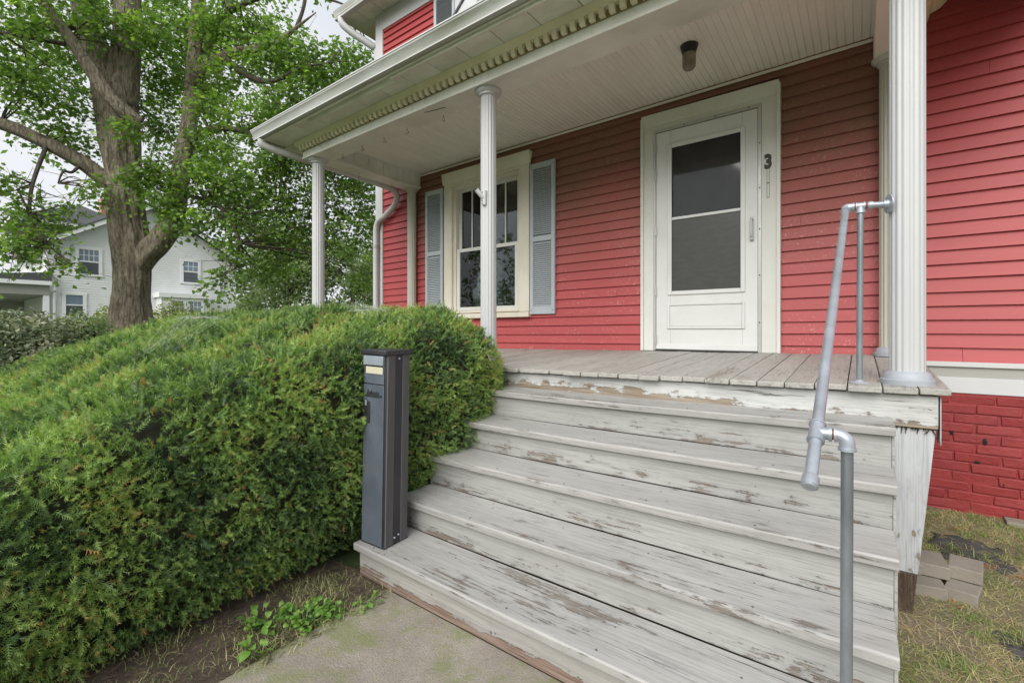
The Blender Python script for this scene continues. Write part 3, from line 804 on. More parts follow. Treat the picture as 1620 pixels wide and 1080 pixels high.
# ------------------------------------------------------------------ steps
steps = empty('wooden_steps', (-.95, 1.9, GZ), 'wide weathered wooden steps with peeling grey-white paint up to the porch', 'steps')
TR = {1: (1.372, -1.072), 2: (1.640, -.899), 3: (1.880, -.722), 4: (2.120, -.555), 5: (2.358, -.388)}
XLs = {1: -2.03, 2: -2.03, 3: -2.06, 4: -2.03, 5: -2.02}; XRs = {1: .085, 2: .088, 3: .099, 4: .107, 5: .114}
rt = random.Random(11)
for k in range(1, 6):
    y, z = TR[k]; yn = TR[k + 1][0] + .022 if k < 5 else 2.60
    zs = lambda X: .009 * (X - .1) if k > 1 else 0
    th = .036
    m = 9; gm = G(); xs = np.linspace(XLs[k], XRs[k], m)
    prof = [(y + .001, z - th), (y, z - th + .003), (y - .001, z - .006), (y + .004, z - .0008), (y + .03, z), (yn, z + .002), (yn, z - th)]
    vs_ = []; fs_ = []
    for i, X in enumerate(xs):
        wob = rt.uniform(-.0015, .0015)
        vs_ += [(X, a + wob, b + zs(X) - .006 * math.sin(math.pi * i / (m - 1))) for a, b in prof]
    q = len(prof)
    for i in range(m - 1):
        fs_ += [(i * q + j, (i + 1) * q + j, (i + 1) * q + (j + 1) % q, i * q + (j + 1) % q) for j in range(q)]
    fs_ += [tuple(range(q)), tuple(range((m - 1) * q, m * q))[::-1]]
    gm.add(vs_, fs_).build('tread', W['tread'], steps, .002, angle=25)
    gn = G()
    for X in np.arange(XLs[k] + .12, XRs[k] - .05, .405):
        for yy in (y + .035, y + .19):
            X2, y2 = X + rt.uniform(-.012, .012), yy + rt.uniform(-.01, .01); f_ = (X2 - XLs[k]) / (XRs[k] - XLs[k])
            gn.lathe([(.0042, -.002), (.0042, .0008)], (X2, y2, z + zs(X2) - .006 * math.sin(math.pi * f_) + .0012), 7)
    tag(gn.build('nail_heads', W['mb_rib'], steps), kind='stuff')
    zl = (TR[k - 1][1] if k > 1 else GZ) + (.002 if k > 1 else .006)
    gm = G().box(XLs[k] + .012, XRs[k] - .012, y + .028, y + .050, zl, z - th - (.006 if k != 3 else .011))
    gm.warp(lambda X, Y, Z: (X, Y, Z + (zs(X) if Z > zl + .01 or k > 2 else 0) - (.005 * math.sin(math.pi * (X + 2.03) / 2.13) if Z > zl + .01 else .004)))
    gm.build('riser', W['riser_rot' if k in (1,) else 'riser'], steps, .002)
    # closed underside so that no light passes between the boards
    G().box(XLs[k] + .03, XRs[k] - .03, y + .06, y + .30, GZ, z - th - .012).build('carriage', W['rot'], steps)
for (xx, k) in [(XRs[3] - .011, 3), (XRs[2] - .011, 2), (XRs[4] - .011, 4), (XRs[1] - .011, 1), (XRs[5] - .011, 5)]:
    y, z = TR[k]
    G().box(xx, xx + .009, y + .03, y + .27, GZ + .02 if k < 3 else z - .25, z - .041).build('end_board', W['riser'], steps, .001)

# ------------------------------------------------------------------ pipe handrail
rail = empty('pipe_handrail', (-.036, 1.44, GZ), 'galvanised pipe handrail running down the right side of the steps', 'handrail')
pr_ = .0135
A = Vector((-.052, 2.65, .558)); B = Vector((-.0905, 1.45, -.272)); dr = (B - A).normalized()
G().tube([A, B + dr * .156], pr_ * 1.08, 16).build('top_rail', W['galv'], rail)
G().tube([B + dr * .150, B + dr * .155, B + dr * .178, B + dr * .183], [.0175, .0185, .0185, .013], 16).build('end_cap', W['galv'], rail)
G().tube([B - dr * .034, B - dr * .031, B - dr * .026, B - dr * .0255, B + dr * .0255, B + dr * .026, B + dr * .031, B + dr * .034], [.017, .0205, .0205, .018, .018, .0205, .0205, .017], 16).tube([B, B + Vector((.026, 0, 0)), B + Vector((.0262, 0, 0)), B + Vector((.034, 0, 0))], [.0165, .0165, .0195, .0195], 16).build('tee', W['galv'], rail)
G().tube([B + Vector((.033, 0, 0)), B + Vector((.042, 0, 0))], .0138, 14).build('threaded_nipple', W['rust'], rail)
xe = -.036
el = bez([(xe - .016, 1.45, -.272), (xe - .006, 1.45, -.2725), (xe + .006, 1.45, -.28), (xe + .0105, 1.45, -.292), (xe + .0105, 1.45, -.306)], 4)
G().tube(el, .0172, 16).tube([(xe - .0165, 1.45, -.272), (xe - .0105, 1.45, -.272)], .0195, 16).tube([(xe + .0105, 1.45, -.302), (xe + .0105, 1.45, -.310)], .0198, 16).build('elbow', W['galv'], rail)
G().tube([(xe + .0105, 1.45, -.305), (xe + .0085, 1.45, -1.075)], pr_, 16).build('lower_post', W['galvpost'], rail)
G().lathe([(.036, 0), (.036, .006), (.02, .01), (.018, .022)], (xe + .0085, 1.45, -1.075), 20).build('floor_flange', W['galvpost'], rail)
# upper end: elbow, tee over a post, nipple and flange on the column
C0 = Vector((-.052, 2.65, .558)); zt = .562
G().tube(bez([C0 + dr * .03, C0 + dr * .012, C0 + Vector((.004, .0, .004)), Vector((-.034, 2.652, zt)), Vector((-.022, 2.653, zt))], 4), .0172, 16).tube([C0 + dr * .028, C0 + dr * .036], .0195, 14).tube([Vector((-.026, 2.653, zt)), Vector((-.019, 2.653, zt))], .0195, 14).build('elbow', W['galv'], rail)
G().tube([(-.020, 2.653, zt), (.028, 2.655, zt)], .0138, 12).build('threaded_nipple', W['rust'], rail)
G().tube([(-.014, 2.653, zt), (-.013, 2.653, zt), (-.008, 2.653, zt), (-.007, 2.653, zt), (.015, 2.655, zt), (.0155, 2.655, zt), (.021, 2.655, zt)], [.0195, .0195, .0195, .017, .017, .0195, .0195], 16).tube([(.003, 2.654, zt), (.003, 2.654, zt - .022), (.003, 2.654, zt - .0222), (.003, 2.654, zt - .032)], [.0165, .0165, .0195, .0195], 16).build('tee', W['galv'], rail)
G().tube([(.026, 2.655, zt), (.095, 2.68, zt)], pr_, 14).tube([(.03, 2.6565, zt), (.046, 2.662, zt)], .0175, 14).build('connecting_pipe', W['galv'], rail)
fa = Vector((.108, 2.685, zt)); fd_ = Vector((.94, .34, 0)).normalized()
G().tube([fa - fd_ * .026, fa - fd_ * .008, fa - fd_ * .006, fa], [.018, .02, .042, .042], 20).build('wall_flange', W['galv'], rail)
G().tube([(.003, 2.654, zt - .02), (-.001, 2.654, zfl(0, 2.65))], pr_ * .97, 14).build('upper_post', W['galvpost'], rail)
G().lathe([(.042, 0), (.042, .005), (.018, .008), (.016, .014)], (-.001, 2.654, zfl(0, 2.65)), 20).build('floor_flange', W['grey_base'], rail)

# ------------------------------------------------------------------ mailbox pillar
mb = empty('pillar_mailbox', (-1.935, 1.487, -1.0705), 'tall grey-blue locking pillar mailbox with ribbed sides standing on the lowest step', 'mailbox')
bx, by, H = .082, .076, .955
c0 = Vector((-1.935, 1.487, -1.0705))


def mbx(name, mat, x0, x1, y0, y1, z0, z1, bevel=.0015, parent=None, label=None):
    return G().box(c0.x + x0, c0.x + x1, c0.y + y0, c0.y + y1, c0.z + z0, c0.z + z1).build(name, mat, parent or mb, bevel, label=label)


mbx('body', W['mb_dark'], -bx, bx, -by, by, 0, H - .012)
fp = mbx('front_door', W['mb_front'], -bx + .006, bx - .012, -by - .006, -by - .0005, .008, .795, .002)
up = mbx('letter_panel', W['mb_front'], -bx + .006, bx - .012, -by - .006, -by - .0005, .80, H - .014, .002)
mbx('flap', W['mb_plate'], -bx + .010, bx - .014, -by - .014, -by - .0065, .892, H - .018, .002, up)
mbx('slot', W['mb_dark'], -bx + .012, bx - .016, -by - .0075, -by - .0062, .852, .891, 0, up)
mbx('label_card', W['mb_card'], -bx + .024, bx - .018, -by - .009, -by - .0077, .850, .884, .0005, up)
lk = mbx('lock_plate', W['mb_dark'], -bx + .012, -bx + .058, -by - .012, -by - .0065, .605, .712, .002, fp)
mbx('keyhole', W['black'], -bx + .028, -bx + .042, -by - .0135, -by - .0122, .648, .678, .0005, fp)
mbx('latch', W['mb_plate'], -bx + .030, -bx + .041, -by - .017, -by - .0122, .690, .716, .001, fp)
ge = G(); re_ = random.Random(2)
for i in range(7):                                                    # raised script badge
    x0 = -.045 + i * .0125
    hgt = [.028, .018, .026, .018, .018, .020, .018][i]
    pts = [(c0.x + x0, c0.y - by - .0085, c0.z + .742), (c0.x + x0 + .006, c0.y - by - .0085, c0.z + .742 + hgt), (c0.x + x0 + .011, c0.y - by - .0085, c0.z + .744)]
    ge.tube(pts, .0030, 6)
ge.tube([(c0.x - .050, c0.y - by - .0085, c0.z + .738), (c0.x + .042, c0.y - by - .0085, c0.z + .738)], .0028, 6)
ge.build('badge', W['mb_dark'], fp)
G().lathe([(.006, 0), (.005, .003)], (0, 0, 0), 10).warp(lambda x, y, z: (c0.x + .053 + x, c0.y - by - .0065 - z, c0.z + .742 + y)).build('rivet', W['black'], fp)
# ribbed side panels: corrugated sheets right and left of a smooth dark band
def ribs(y0, y1, sgn):
    n = 15; gm = G(); pts = []
    for i in range(n * 2 + 1):
        pts.append((bx + (.0055 if i % 2 else .0015), y0 + (y1 - y0) * i / (n * 2)))
    poly = [(sgn * a + c0.x, b + c0.y) for a, b in pts] + [(sgn * (bx - .001) + c0.x, y1 + c0.y), (sgn * (bx - .001) + c0.x, y0 + c0.y)]
    gm.prism(poly, 'z', c0.z + .004, c0.z + H - .013); return gm.build('ribbed_panel', W['mb_rib'], mb, angle=20)


for s in (1, -1):
    ribs(-by + .004, -.024, s); ribs(.026, by - .004, s)
    a, b = sorted((s * (bx - .001), s * (bx + .003)))
    sd_ = mbx('side_band', W['mb_dark'], a, b, -.0235, .0255, .004, H - .013, .001)
    if s == 1:
        for (yy, zz) in ((-.012, .035), (.014, .042), (.002, H - .03)):
            G().lathe([(.0055, 0), (.004, .004)], (0, 0, 0), 10).warp(lambda x, y, z: (c0.x + bx + .003 + z, c0.y + yy + x, c0.z + zz + y)).build('rivet', W['mb_plate'], sd_)
mbx('cap', W['mb_dark'], -bx - .008, bx + .009, -by - .016, by + .006, H - .0115, H + .012, .004)
mbx('foot_rail', W['mb_dark'], -bx - .002, bx + .004, -by - .003, by + .003, .0, .006, .001)
mb.rotation_euler = (0, R(1.3), R(4))

# ------------------------------------------------------------------ small porch things
lt = empty('porch_light', (-.86, 3.42, 2.02), 'porch ceiling light with black cap and cloudy ribbed glass jar', 'lamp')
lx, ly = -.975, 3.40
WL[lt] = Vector((lx, ly, 2.024)); lt.location = WL[lt]
G().lathe([(.062, 0), (.060, -.012), (.047, -.055), (.046, -.06), (.03, -.06)][::-1], (lx, ly, 2.024), 28).build('cap', W['black'], lt, angle=30)
t = NT('dusty_jar'); n = t.noise(t.coord((1, 1, 1), False), 22., 5)
W['jar'] = t.done(t.ramp(n, [(.3, (.20, .17, .12)), (.7, (.36, .33, .26))]), .2, None, **{'Transmission Weight': .25})
G().lathe([(.044, -.055), (.046, -.075), (.046, -.135), (.042, -.155), (.030, -.170), (.012, -.176), (.002, -.176)][::-1], (lx, ly, 2.024), 48, (24, .0016)).build('glass_jar', W['jar'], lt, angle=60)


def hook(name, x, y, z, label, grp, rz=0):
    g_ = G().tube(bez([(0, 0, 0), (0, 0, -.018), (.004, 0, -.026), (.013, 0, -.032), (.015, 0, -.044), (.006, 0, -.052), (-.006, 0, -.048), (-.010, 0, -.038)], 4), .0022, 6)
    g_.warp(lambda a, b, c: (x + a * math.cos(rz) - b * math.sin(rz), y + a * math.sin(rz) + b * math.cos(rz), z + c))
    o = g_.build(name, W['black'], None, origin=(x, y, z)); tag(o, label, 'hook', grp); return o


for xx, lb_ in ((-4.29, 'cup hook under the front beam nearest the left corner column'), (-3.95, 'second cup hook from the left corner column under the front beam'),
                (-3.61, 'third cup hook from the left corner column under the front beam'), (-3.28, 'fourth cup hook from the left corner column, before the loose wire')):
    hook('cup_hook', xx, 2.77, CZ + .001, lb_, 'cup hooks along the front beam', .6)
hook('cup_hook', -2.835, 2.79, CZ + .001, 'black cup hook nearest the middle column, turned sideways beside a loose wire', 'cup hooks along the front beam', 1.4)
for yy, lb_ in ((3.24, 'small dark hook under the side beam, midway to the house wall'), (3.72, 'small dark hook under the side beam close to the house wall')):
    hook('cup_hook', -4.69, yy, CZ + .001, lb_, 'hooks under the side beam', 2.2)
wr = G().tube([(-2.93, 2.66, CZ + .001), (-2.90, 2.665, CZ - .004), (-2.72, 2.70, CZ - .002)], .0022, 5).build('loose_wire', W['black'], None)
tag(wr, 'thin dark wire sticking out under the beam left of the middle column', 'wire')
fb_ = empty('flag_bracket', (-2.262, 2.658, 1.0), 'small white flag holder bracket screwed to the middle column', 'bracket')
bz = .985
G().tube([(-2.262, 2.662, bz + .06), (-2.262, 2.655, bz + .055), (-2.262, 2.654, bz - .05), (-2.262, 2.662, bz - .06)], [.004, .022, .016, .004], 10).build('plate', W['white'], fb_)
G().tube([(-2.266, 2.645, bz + .0), (-2.280, 2.618, bz + .032), (-2.292, 2.598, bz + .055)], [.016, .017, .019], 14).build('socket', W['white'], fb_)
G().lathe([(.012, 0), (.001, .001)], (0, 0, 0), 12).warp(lambda x, y, z: (-2.294 + x * .8, 2.5945 + y * .5, bz + .0585 + y * .6)).build('socket_hole', W['black'], fb_)
for dz_ in (-.025, -.045, .04): G().lathe([(.004, 0), (.003, .003)], (0, 0, 0), 8).warp(lambda x, y, z: (-2.264 + x, 2.634 - z, bz + dz_ + y)).build('screw', W['black'], fb_)

# ------------------------------------------------------------------ pavers and torn fabric on the right
def paver(x, y, z, w_, d_, h_, rz, label, tiltx=0):
    rb_ = random.Random(int(x * 1000 + y * 77))
    g_ = G().box(-w_ / 2, w_ / 2, -d_ / 2, d_ / 2, 0, h_); g_.warp(lambda a, b, c: (a + rb_.uniform(-.004, .004), b + rb_.uniform(-.004, .004), c + rb_.uniform(-.002, .002)))
    me, c = g_.mesh('paver_block', W['paver'], (0, 0, 0)); o = bpy.data.objects.new('paver_block', me); put(o, (x, y, z)); o.rotation_euler = (tiltx, 0, rz)
    b_ = o.modifiers.new('bevel', 'BEVEL'); b_.width = .005; b_.segments = 2
    tag(o, label, 'paver', 'grey pavers on the ground'); return o


PZ = -1.222
paver(.247, 2.90, PZ, .115, .19, .058, .12, 'lower front grey paver block nearest the white post')
paver(.378, 2.925, PZ, .112, .19, .058, -.24, 'lower front grey paver block at the right of the stack')
paver(.268, 3.00, PZ + .060, .115, .18, .058, .10, 'upper grey paver block dusted with dirt beside the post')
paver(.398, 3.03, PZ + .060, .118, .17, .058, -.16, 'cleanest grey paver block, upper right of the stack')
paver(.205, 2.96, PZ + .058, .03, .12, .05, .3, 'narrow broken paver chip wedged against the white post')
paver(.80, 4.0, -1.175, .2, .10, .035, .0, 'single flat grey paver against the brick wall')


def fabric(x0, x1, y0, y1, seed, label):
    nx, ny = 26, 16; V = []; F = []
    for j in range(ny):
        for i in range(nx):
            u = i / (nx - 1); v = j / (ny - 1); x = x0 + (x1 - x0) * u; y = y0 + (y1 - y0) * v
            x += .05 * mnoise.noise((v * 3, seed, 0)); y += .06 * mnoise.noise((u * 4, seed, 2))
            e = min(u, 1 - u, v, 1 - v)
            z = yard_z(x, y) + .004 + .030 * max(0, mnoise.noise((x * 16, y * 22, seed))) * min(1, e * 9) + .01 * mnoise.noise((x * 40, y * 40, seed))*min(1, e*9)
            V.append((x, y, z))
    for j in range(ny - 1):
        for i in range(nx - 1):
            F.append((j * nx + i, j * nx + i + 1, (j + 1) * nx + i + 1, (j + 1) * nx + i))
    o = G().add(V, F).build('torn_fabric', W['fabric'], None, angle=180)
    s_ = o.modifiers.new('thick', 'SOLIDIFY'); s_.thickness = .002
    tag(o, label, 'fabric', 'scraps of black landscape fabric'); return o


fabric(.32, .60, 3.28, 3.58, 1, 'crumpled strip of black landscape fabric showing through the grass behind the pavers')
fabric(.44, .58, 2.50, 2.66, 5, 'small dark scrap of landscape fabric in the straw in front of the pavers')

# ------------------------------------------------------------------ foliage builders (numpy)
LEAF5 = np.array([(0, -.45), (.16, -.30), (.48, -.18), (.26, .02), (.36, .30), (.12, .22), (0, .55), (-.12, .22), (-.36, .30), (-.26, .02), (-.48, -.18), (-.16, -.30)])
LEAF4 = np.array([(0, -.5), (.27, -.02), (0, .5), (-.27, .02)])


def frames(nrm, rng):
    n = nrm / np.linalg.norm(nrm, axis=1, keepdims=True)
    r = rng.normal(size=n.shape); u = np.cross(n, r); u /= np.linalg.norm(u, axis=1, keepdims=True)
    return n, u, np.cross(n, u)


def leaves_mesh(name, P, nrm, size, shape, tint, mat, rng, fold=.0):
    N = len(P); k = len(shape); n, u, v = frames(nrm, rng)
    s = size[:, None, None]
    V = P[:, None, :] + s * (shape[None, :, 0, None] * u[:, None, :] + shape[None, :, 1, None] * v[:, None, :])
    if fold: V = V + s * fold * (np.abs(shape[None, :, 0, None]) + .3 * shape[None, :, 1, None] ** 2) * n[:, None, :]
    return mesh_np(name, V.reshape(-1, 3), np.arange(N * k), np.arange(N) * k, mat, tint)


def lobe_leaves(lobes, per_m2, clump, crad, rng, size, droop=.5):
    """lobes (x,y,z,rh,rv): leaves gathered in clumps that fill each lobe; returns points, normals, sizes, tints"""
    PP = []; NN = []; TT = []
    for (x, y, z, rh, rv) in lobes:
        cnt = max(2, int(per_m2 * math.pi * rh * rv / clump))
        d = rng.normal(size=(cnt, 3)); d /= np.linalg.norm(d, axis=1, keepdims=True)
        c = np.array((x, y, z)) + d * (rng.random((cnt, 1)) ** (1 / 2.2)) * np.array((rh, rh, rv))
        ct = np.clip(rng.normal(.5, .17, cnt), 0, 1)
        q = rng.normal(size=(cnt, clump, 3)) * np.array((crad, crad, crad * .55))
        q[..., 2] -= .35 * (q[..., 0] ** 2 + q[..., 1] ** 2) / crad
        P = c[:, None, :] + q
        nn = rng.normal(size=P.shape) * .55 + np.array((0, 0, 1.)) + q * droop / crad * .5
        PP.append(P.reshape(-1, 3)); NN.append(nn.reshape(-1, 3))
        TT.append(np.clip(np.repeat(ct, clump) + rng.normal(0, .13, cnt * clump), 0, 1))
    P = np.concatenate(PP); N_ = np.concatenate(NN); T = np.concatenate(TT)
    return P, N_, size * rng.uniform(.65, 1.25, len(P)), T


def limb(name, pts, mat, parent, n=14, sub=6, rough=.06, seed=0):
    path = bez(pts, sub); gm = G()
    gm.tube([p[:3] for p in path], [max(.004, p[3]) for p in path], n)
    if rough:
        cs = [Vector(p[:3]) for p in path]; m = len(cs); V = []
        for i in range(m):
            for k in range(n):
                p = Vector(gm.v[i * n + k]); d = p - cs[i]
                a = 2 * math.pi * k / n
                f = 1 + rough * (mnoise.noise((math.cos(a) * 2.6 + seed, math.sin(a) * 2.6, cs[i].z * .8)) + .5 * mnoise.noise((math.cos(a) * 6 + seed, math.sin(a) * 6, cs[i].z * 1.2)) - .5 * abs(mnoise.noise((math.cos(a) * 11 + seed, math.sin(a) * 11, cs[i].z * 1.1))))
                V.append(tuple(cs[i] + d * f))
        gm.v = V
    return gm.build(name, mat, parent, angle=180)


# ------------------------------------------------------------------ maple tree
LIMBS = {
'trunk' : [(-16.4, 3.92, -0.45, 0.59), (-16.39, 3.93, 0.53, 0.467), (-16.36, 3.95, 1.42, 0.426), (-16.4, 3.92, 2.32, 0.453), (-16.5, 3.85, 3.21, 0.424), (-16.54, 3.81, 4.1, 0.423), (-16.64, 3.74, 5.31, 0.489), (-16.75, 3.65, 6.59, 0.5), (-17.03, 3.57, 7.32, 0.405)] ,
'stemL' : [(-16.75, 3.65, 6.32, 0.378), (-17.0, 3.47, 7.39, 0.334), (-17.35, 3.2, 8.55, 0.302), (-17.61, 3.01, 10.33, 0.259), (-17.78, 2.88, 12.11, 0.193)] ,
'stemR' : [(-16.64, 3.74, 6.32, 0.407), (-16.54, 3.81, 7.39, 0.355), (-16.48, 3.86, 8.55, 0.315), (-16.54, 3.94, 10.41, 0.277), (-16.54, 4.07, 12.48, 0.196)] ,
'A' : [(-16.44, 3.76, 3.89, 0.27), (-16.74, 3.42, 4.16, 0.223), (-16.82, 2.98, 4.49, 0.188), (-16.94, 2.26, 4.85, 0.167), (-17.26, 1.52, 5.16, 0.154), (-17.77, 0.64, 5.29, 0.116), (-18.53, -0.19, 5.88, 0.072)] ,
'B' : [(-15.87, 4.0, 5.68, 0.163), (-15.92, 3.78, 5.83, 0.179), (-16.04, 3.44, 6.15, 0.18), (-16.15, 2.98, 6.88, 0.159), (-16.27, 2.64, 7.5, 0.135), (-16.32, 2.35, 7.89, 0.119), (-16.55, 1.93, 8.59, 0.098), (-16.81, 1.48, 9.44, 0.062)] ,
'B1' : [(-16.37, 2.57, 7.34, 0.059), (-16.45, 2.26, 7.29, 0.051), (-16.4, 1.92, 7.18, 0.043), (-16.37, 1.44, 7.05, 0.03), (-16.66, 0.97, 6.81, 0.014)] ,
'B2' : [(-17.37, 2.94, 8.38, 0.096), (-17.44, 2.64, 8.2, 0.086), (-17.47, 2.24, 8.0, 0.071), (-17.59, 1.77, 7.73, 0.045), (-17.95, 1.25, 7.27, 0.021)] ,
'C' : [(-16.3, 4.0, 1.6, 0.303), (-16.04, 4.19, 2.1, 0.321), (-15.76, 4.4, 2.44, 0.297), (-15.59, 4.65, 3.05, 0.274), (-15.57, 4.8, 3.98, 0.242), (-15.57, 4.92, 4.92, 0.223), (-15.54, 5.07, 6.06, 0.211), (-15.58, 5.16, 7.03, 0.205), (-15.62, 5.26, 8.57, 0.184), (-15.65, 5.36, 10.51, 0.148), (-15.63, 5.5, 12.48, 0.094)] ,
'C1' : [(-15.5, 5.1, 7.12, 0.166), (-15.13, 5.25, 7.43, 0.159), (-14.76, 5.41, 7.63, 0.152), (-14.15, 5.61, 7.75, 0.129), (-13.34, 5.85, 7.69, 0.099), (-12.48, 6.12, 7.71, 0.083), (-11.91, 6.3, 7.94, 0.045), (-11.29, 6.52, 8.22, 0.012)] ,
'C2' : [(-14.45, 5.52, 7.63, 0.099), (-14.11, 5.65, 7.43, 0.099), (-13.65, 5.74, 7.1, 0.091), (-13.07, 5.93, 6.77, 0.083), (-12.48, 6.12, 6.69, 0.061), (-11.72, 6.32, 6.83, 0.038), (-10.94, 6.66, 6.85, 0.015)] ,
'C3' : [(-15.68, 5.21, 8.01, 0.123), (-15.4, 5.68, 8.7, 0.111), (-15.18, 5.97, 9.52, 0.114), (-15.44, 5.9, 10.55, 0.097), (-15.55, 5.82, 12.27, 0.065)] ,
'C4' : [(-15.48, 4.99, 5.37, 0.104), (-14.54, 5.2, 5.57, 0.089), (-13.79, 5.39, 5.47, 0.081), (-13.23, 5.56, 5.3, 0.066), (-12.61, 5.77, 5.08, 0.051)] ,
'D' : [(-15.44, 4.77, 3.86, 0.065), (-14.38, 5.07, 3.51, 0.051), (-13.54, 5.32, 3.06, 0.043), (-13.11, 5.4, 2.26, 0.036), (-13.09, 5.29, 1.57, 0.021)] ,
'E' : [(-12.0, 6.36, 8.0, 0.053), (-11.97, 6.51, 8.49, 0.046), (-11.99, 6.61, 8.99, 0.047), (-11.95, 6.65, 9.93, 0.031)] ,
'F' : [(-16.87, 2.31, 4.8, 0.052), (-16.31, 1.98, 3.59, 0.043), (-15.79, 1.88, 2.71, 0.031), (-15.04, 2.06, 1.98, 0.021), (-14.34, 2.34, 1.47, 0.01)] ,
'G' : [(-13.03, 5.96, 6.77, 0.038), (-12.59, 6.04, 6.12, 0.03), (-12.08, 6.17, 5.6, 0.023)] ,
'H' : [(-15.62, 5.26, 8.57, 0.077), (-14.37, 5.95, 9.36, 0.063), (-13.04, 6.58, 9.51, 0.048), (-11.76, 7.16, 9.12, 0.033), (-11.03, 7.47, 8.72, 0.016)] ,
'I' : [(-16.82, 2.98, 4.49, 0.044), (-16.62, 2.75, 4.14, 0.036), (-16.54, 2.56, 4.08, 0.029), (-16.51, 2.46, 3.75, 0.017)] ,
}
LOBES = [
(-13.4, 5.9, 7.5, .8, .5),(-12.2, 6.2, 7.6, .8, .5),(-11.6, 6.5, 7.0, .8, .5),(-14.6, 5.4, 7.2, .7, .5),(-13.0, 5.8, 5.6, .8, .45),
(-16.61, 1.89, 7.88, 1.01, 0.79),
(-16.86, 1.7, 6.54, 0.88, 0.76),
(-16.94, 2.26, 6.08, 0.95, 0.69),
(-17.51, 2.71, 5.36, 0.75, 0.61),
(-16.57, 1.67, 3.56, 0.58, 0.39),
(-15.95, 1.76, 2.71, 0.63, 0.51),
(-15.16, 1.97, 1.98, 0.62, 0.44),
(-15.54, 1.56, 1.74, 0.43, 0.44),
(-14.42, 2.28, 1.44, 0.36, 0.17),
(-16.15, 3.11, 3.68, 0.38, 0.47),
(-15.92, 2.41, 2.91, 0.43, 0.35),
(-15.48, 3.61, 5.26, 0.51, 0.37),
(-15.95, 3.26, 8.02, 0.76, 0.5),
(-15.27, 3.89, 3.88, 0.52, 0.61),
(-16.69, 2.95, 8.83, 1.09, 0.61),
(-15.14, 3.99, 8.26, 0.73, 0.67),
(-17.29, 4.88, 7.93, 0.77, 1.27),
(-16.97, 4.74, 6.04, 0.7, 0.86),
(-14.9, 4.3, 3.74, 0.63, 0.68),
(-15.32, 4.11, 4.37, 0.59, 0.51),
(-14.4, 4.55, 2.95, 0.6, 0.44),
(-14.51, 5.35, 8.73, 0.99, 0.82),
(-14.18, 6.22, 8.78, 0.98, 0.67),
(-16.08, 5.66, 7.2, 0.71, 0.97),
(-14.44, 5.4, 5.25, 0.83, 0.64),
(-14.21, 5.32, 6.22, 0.65, 0.44),
(-12.28, 6.28, 6.12, 0.76, 0.61),
(-12.66, 6.74, 7.57, 1.07, 0.71),
(-11.59, 7.54, 7.3, 0.92, 0.89),
(-11.76, 6.79, 6.08, 0.95, 0.77),
(-12.68, 6.22, 4.83, 0.76, 0.48),
(-11.51, 8.11, 7.8, 0.5, 0.55),
(-14.27, 5.03, 4.06, 0.87, 0.72),
(-13.73, 5.94, 4.18, 1.02, 0.8),
(-13.12, 6.89, 4.22, 1.1, 0.83),
(-12.48, 8.12, 4.51, 1.09, 0.96),
(-13.88, 5.19, 3.0, 0.71, 0.62),
(-13.37, 6.2, 2.94, 0.95, 0.75),
(-13.08, 5.3, 1.99, 0.34, 0.66),
(-13.55, 5.07, 1.34, 0.34, 0.6),
(-12.25, 8.3, 2.88, 0.8, 0.77),
(-13.48, 7.37, 2.78, 0.96, 0.69),
(-12.64, 9.26, 1.64, 0.56, 0.53),
(-12.45, 8.77, 3.97, 0.71, 0.99),
(-14.4, 6.68, 1.92, 0.84, 0.54),
(-15.85, 5.33, 5.1, 0.86, 0.76),
(-13.13, 7.89, 3.31, 0.79, 0.78),
(-12.18, 8.35, 5.56, 0.8, 0.69),
(-12.8, 7.39, 5.22, 0.75, 0.63),
(-15.47, 6.5, 3.77, 1.13, 1.19),
(-16.82, 5.49, 9.14, 1.07, 1.19),
(-20.15, 2.98, 8.54, 1.09, 1.39),
(-19.91, 2.53, 5.95, 0.88, 0.77),
(-17.07, 2.17, 10.52, 1.77, 1.48),
(-16.07, 4.17, 11.58, 2.3, 1.6),
(-13.65, 5.99, 11.22, 2.39, 1.6),
(-11.66, 7.49, 10.68, 1.65, 1.07),
(-17.93, 0.26, 6.93, 1.22, 1.51),
(-17.93, 0.26, 4.52, 1.12, 1.36),
(-17.21, 0.43, 2.35, 0.7, 0.88),
(-17.21, 3.31, 14.6, 2.91, 2.14),
(-14.47, 6.0, 15.16, 3.51, 2.22),
(-11.82, 8.0, 14.24, 2.31, 2.03),
(-19.17, 0.58, 10.52, 1.58, 1.81),
(-20.65, 5.73, 14.9, 5.08, 4.66),
(-21.86, 6.07, 11.34, 5.38, 3.95),
(-18.51, 8.59, 7.89, 3.59, 2.96),
]
tree = empty('maple_tree', (-16.4, 3.92, GZ), 'big old maple with thick furrowed trunk between the hedge and the pale grey house', 'tree')
tr_ = limb('trunk', [(-16.42, 3.9, GZ - .3, .78)] + LIMBS['trunk'], W['bark'], tree, 120, 16, .16, 1)
for i, k_ in enumerate(LIMBS):
    if k_ == 'trunk': continue
    big = LIMBS[k_][0][3] > .12
    limb('limb' if LIMBS[k_][0][3] > .07 else 'branch', LIMBS[k_], W['bark' if big else 'twig'], tr_ if k_ in ('stemL', 'stemR') else tree, 28 if big else 10, 7, .12 if big else .05, i)
rng = np.random.default_rng(21)
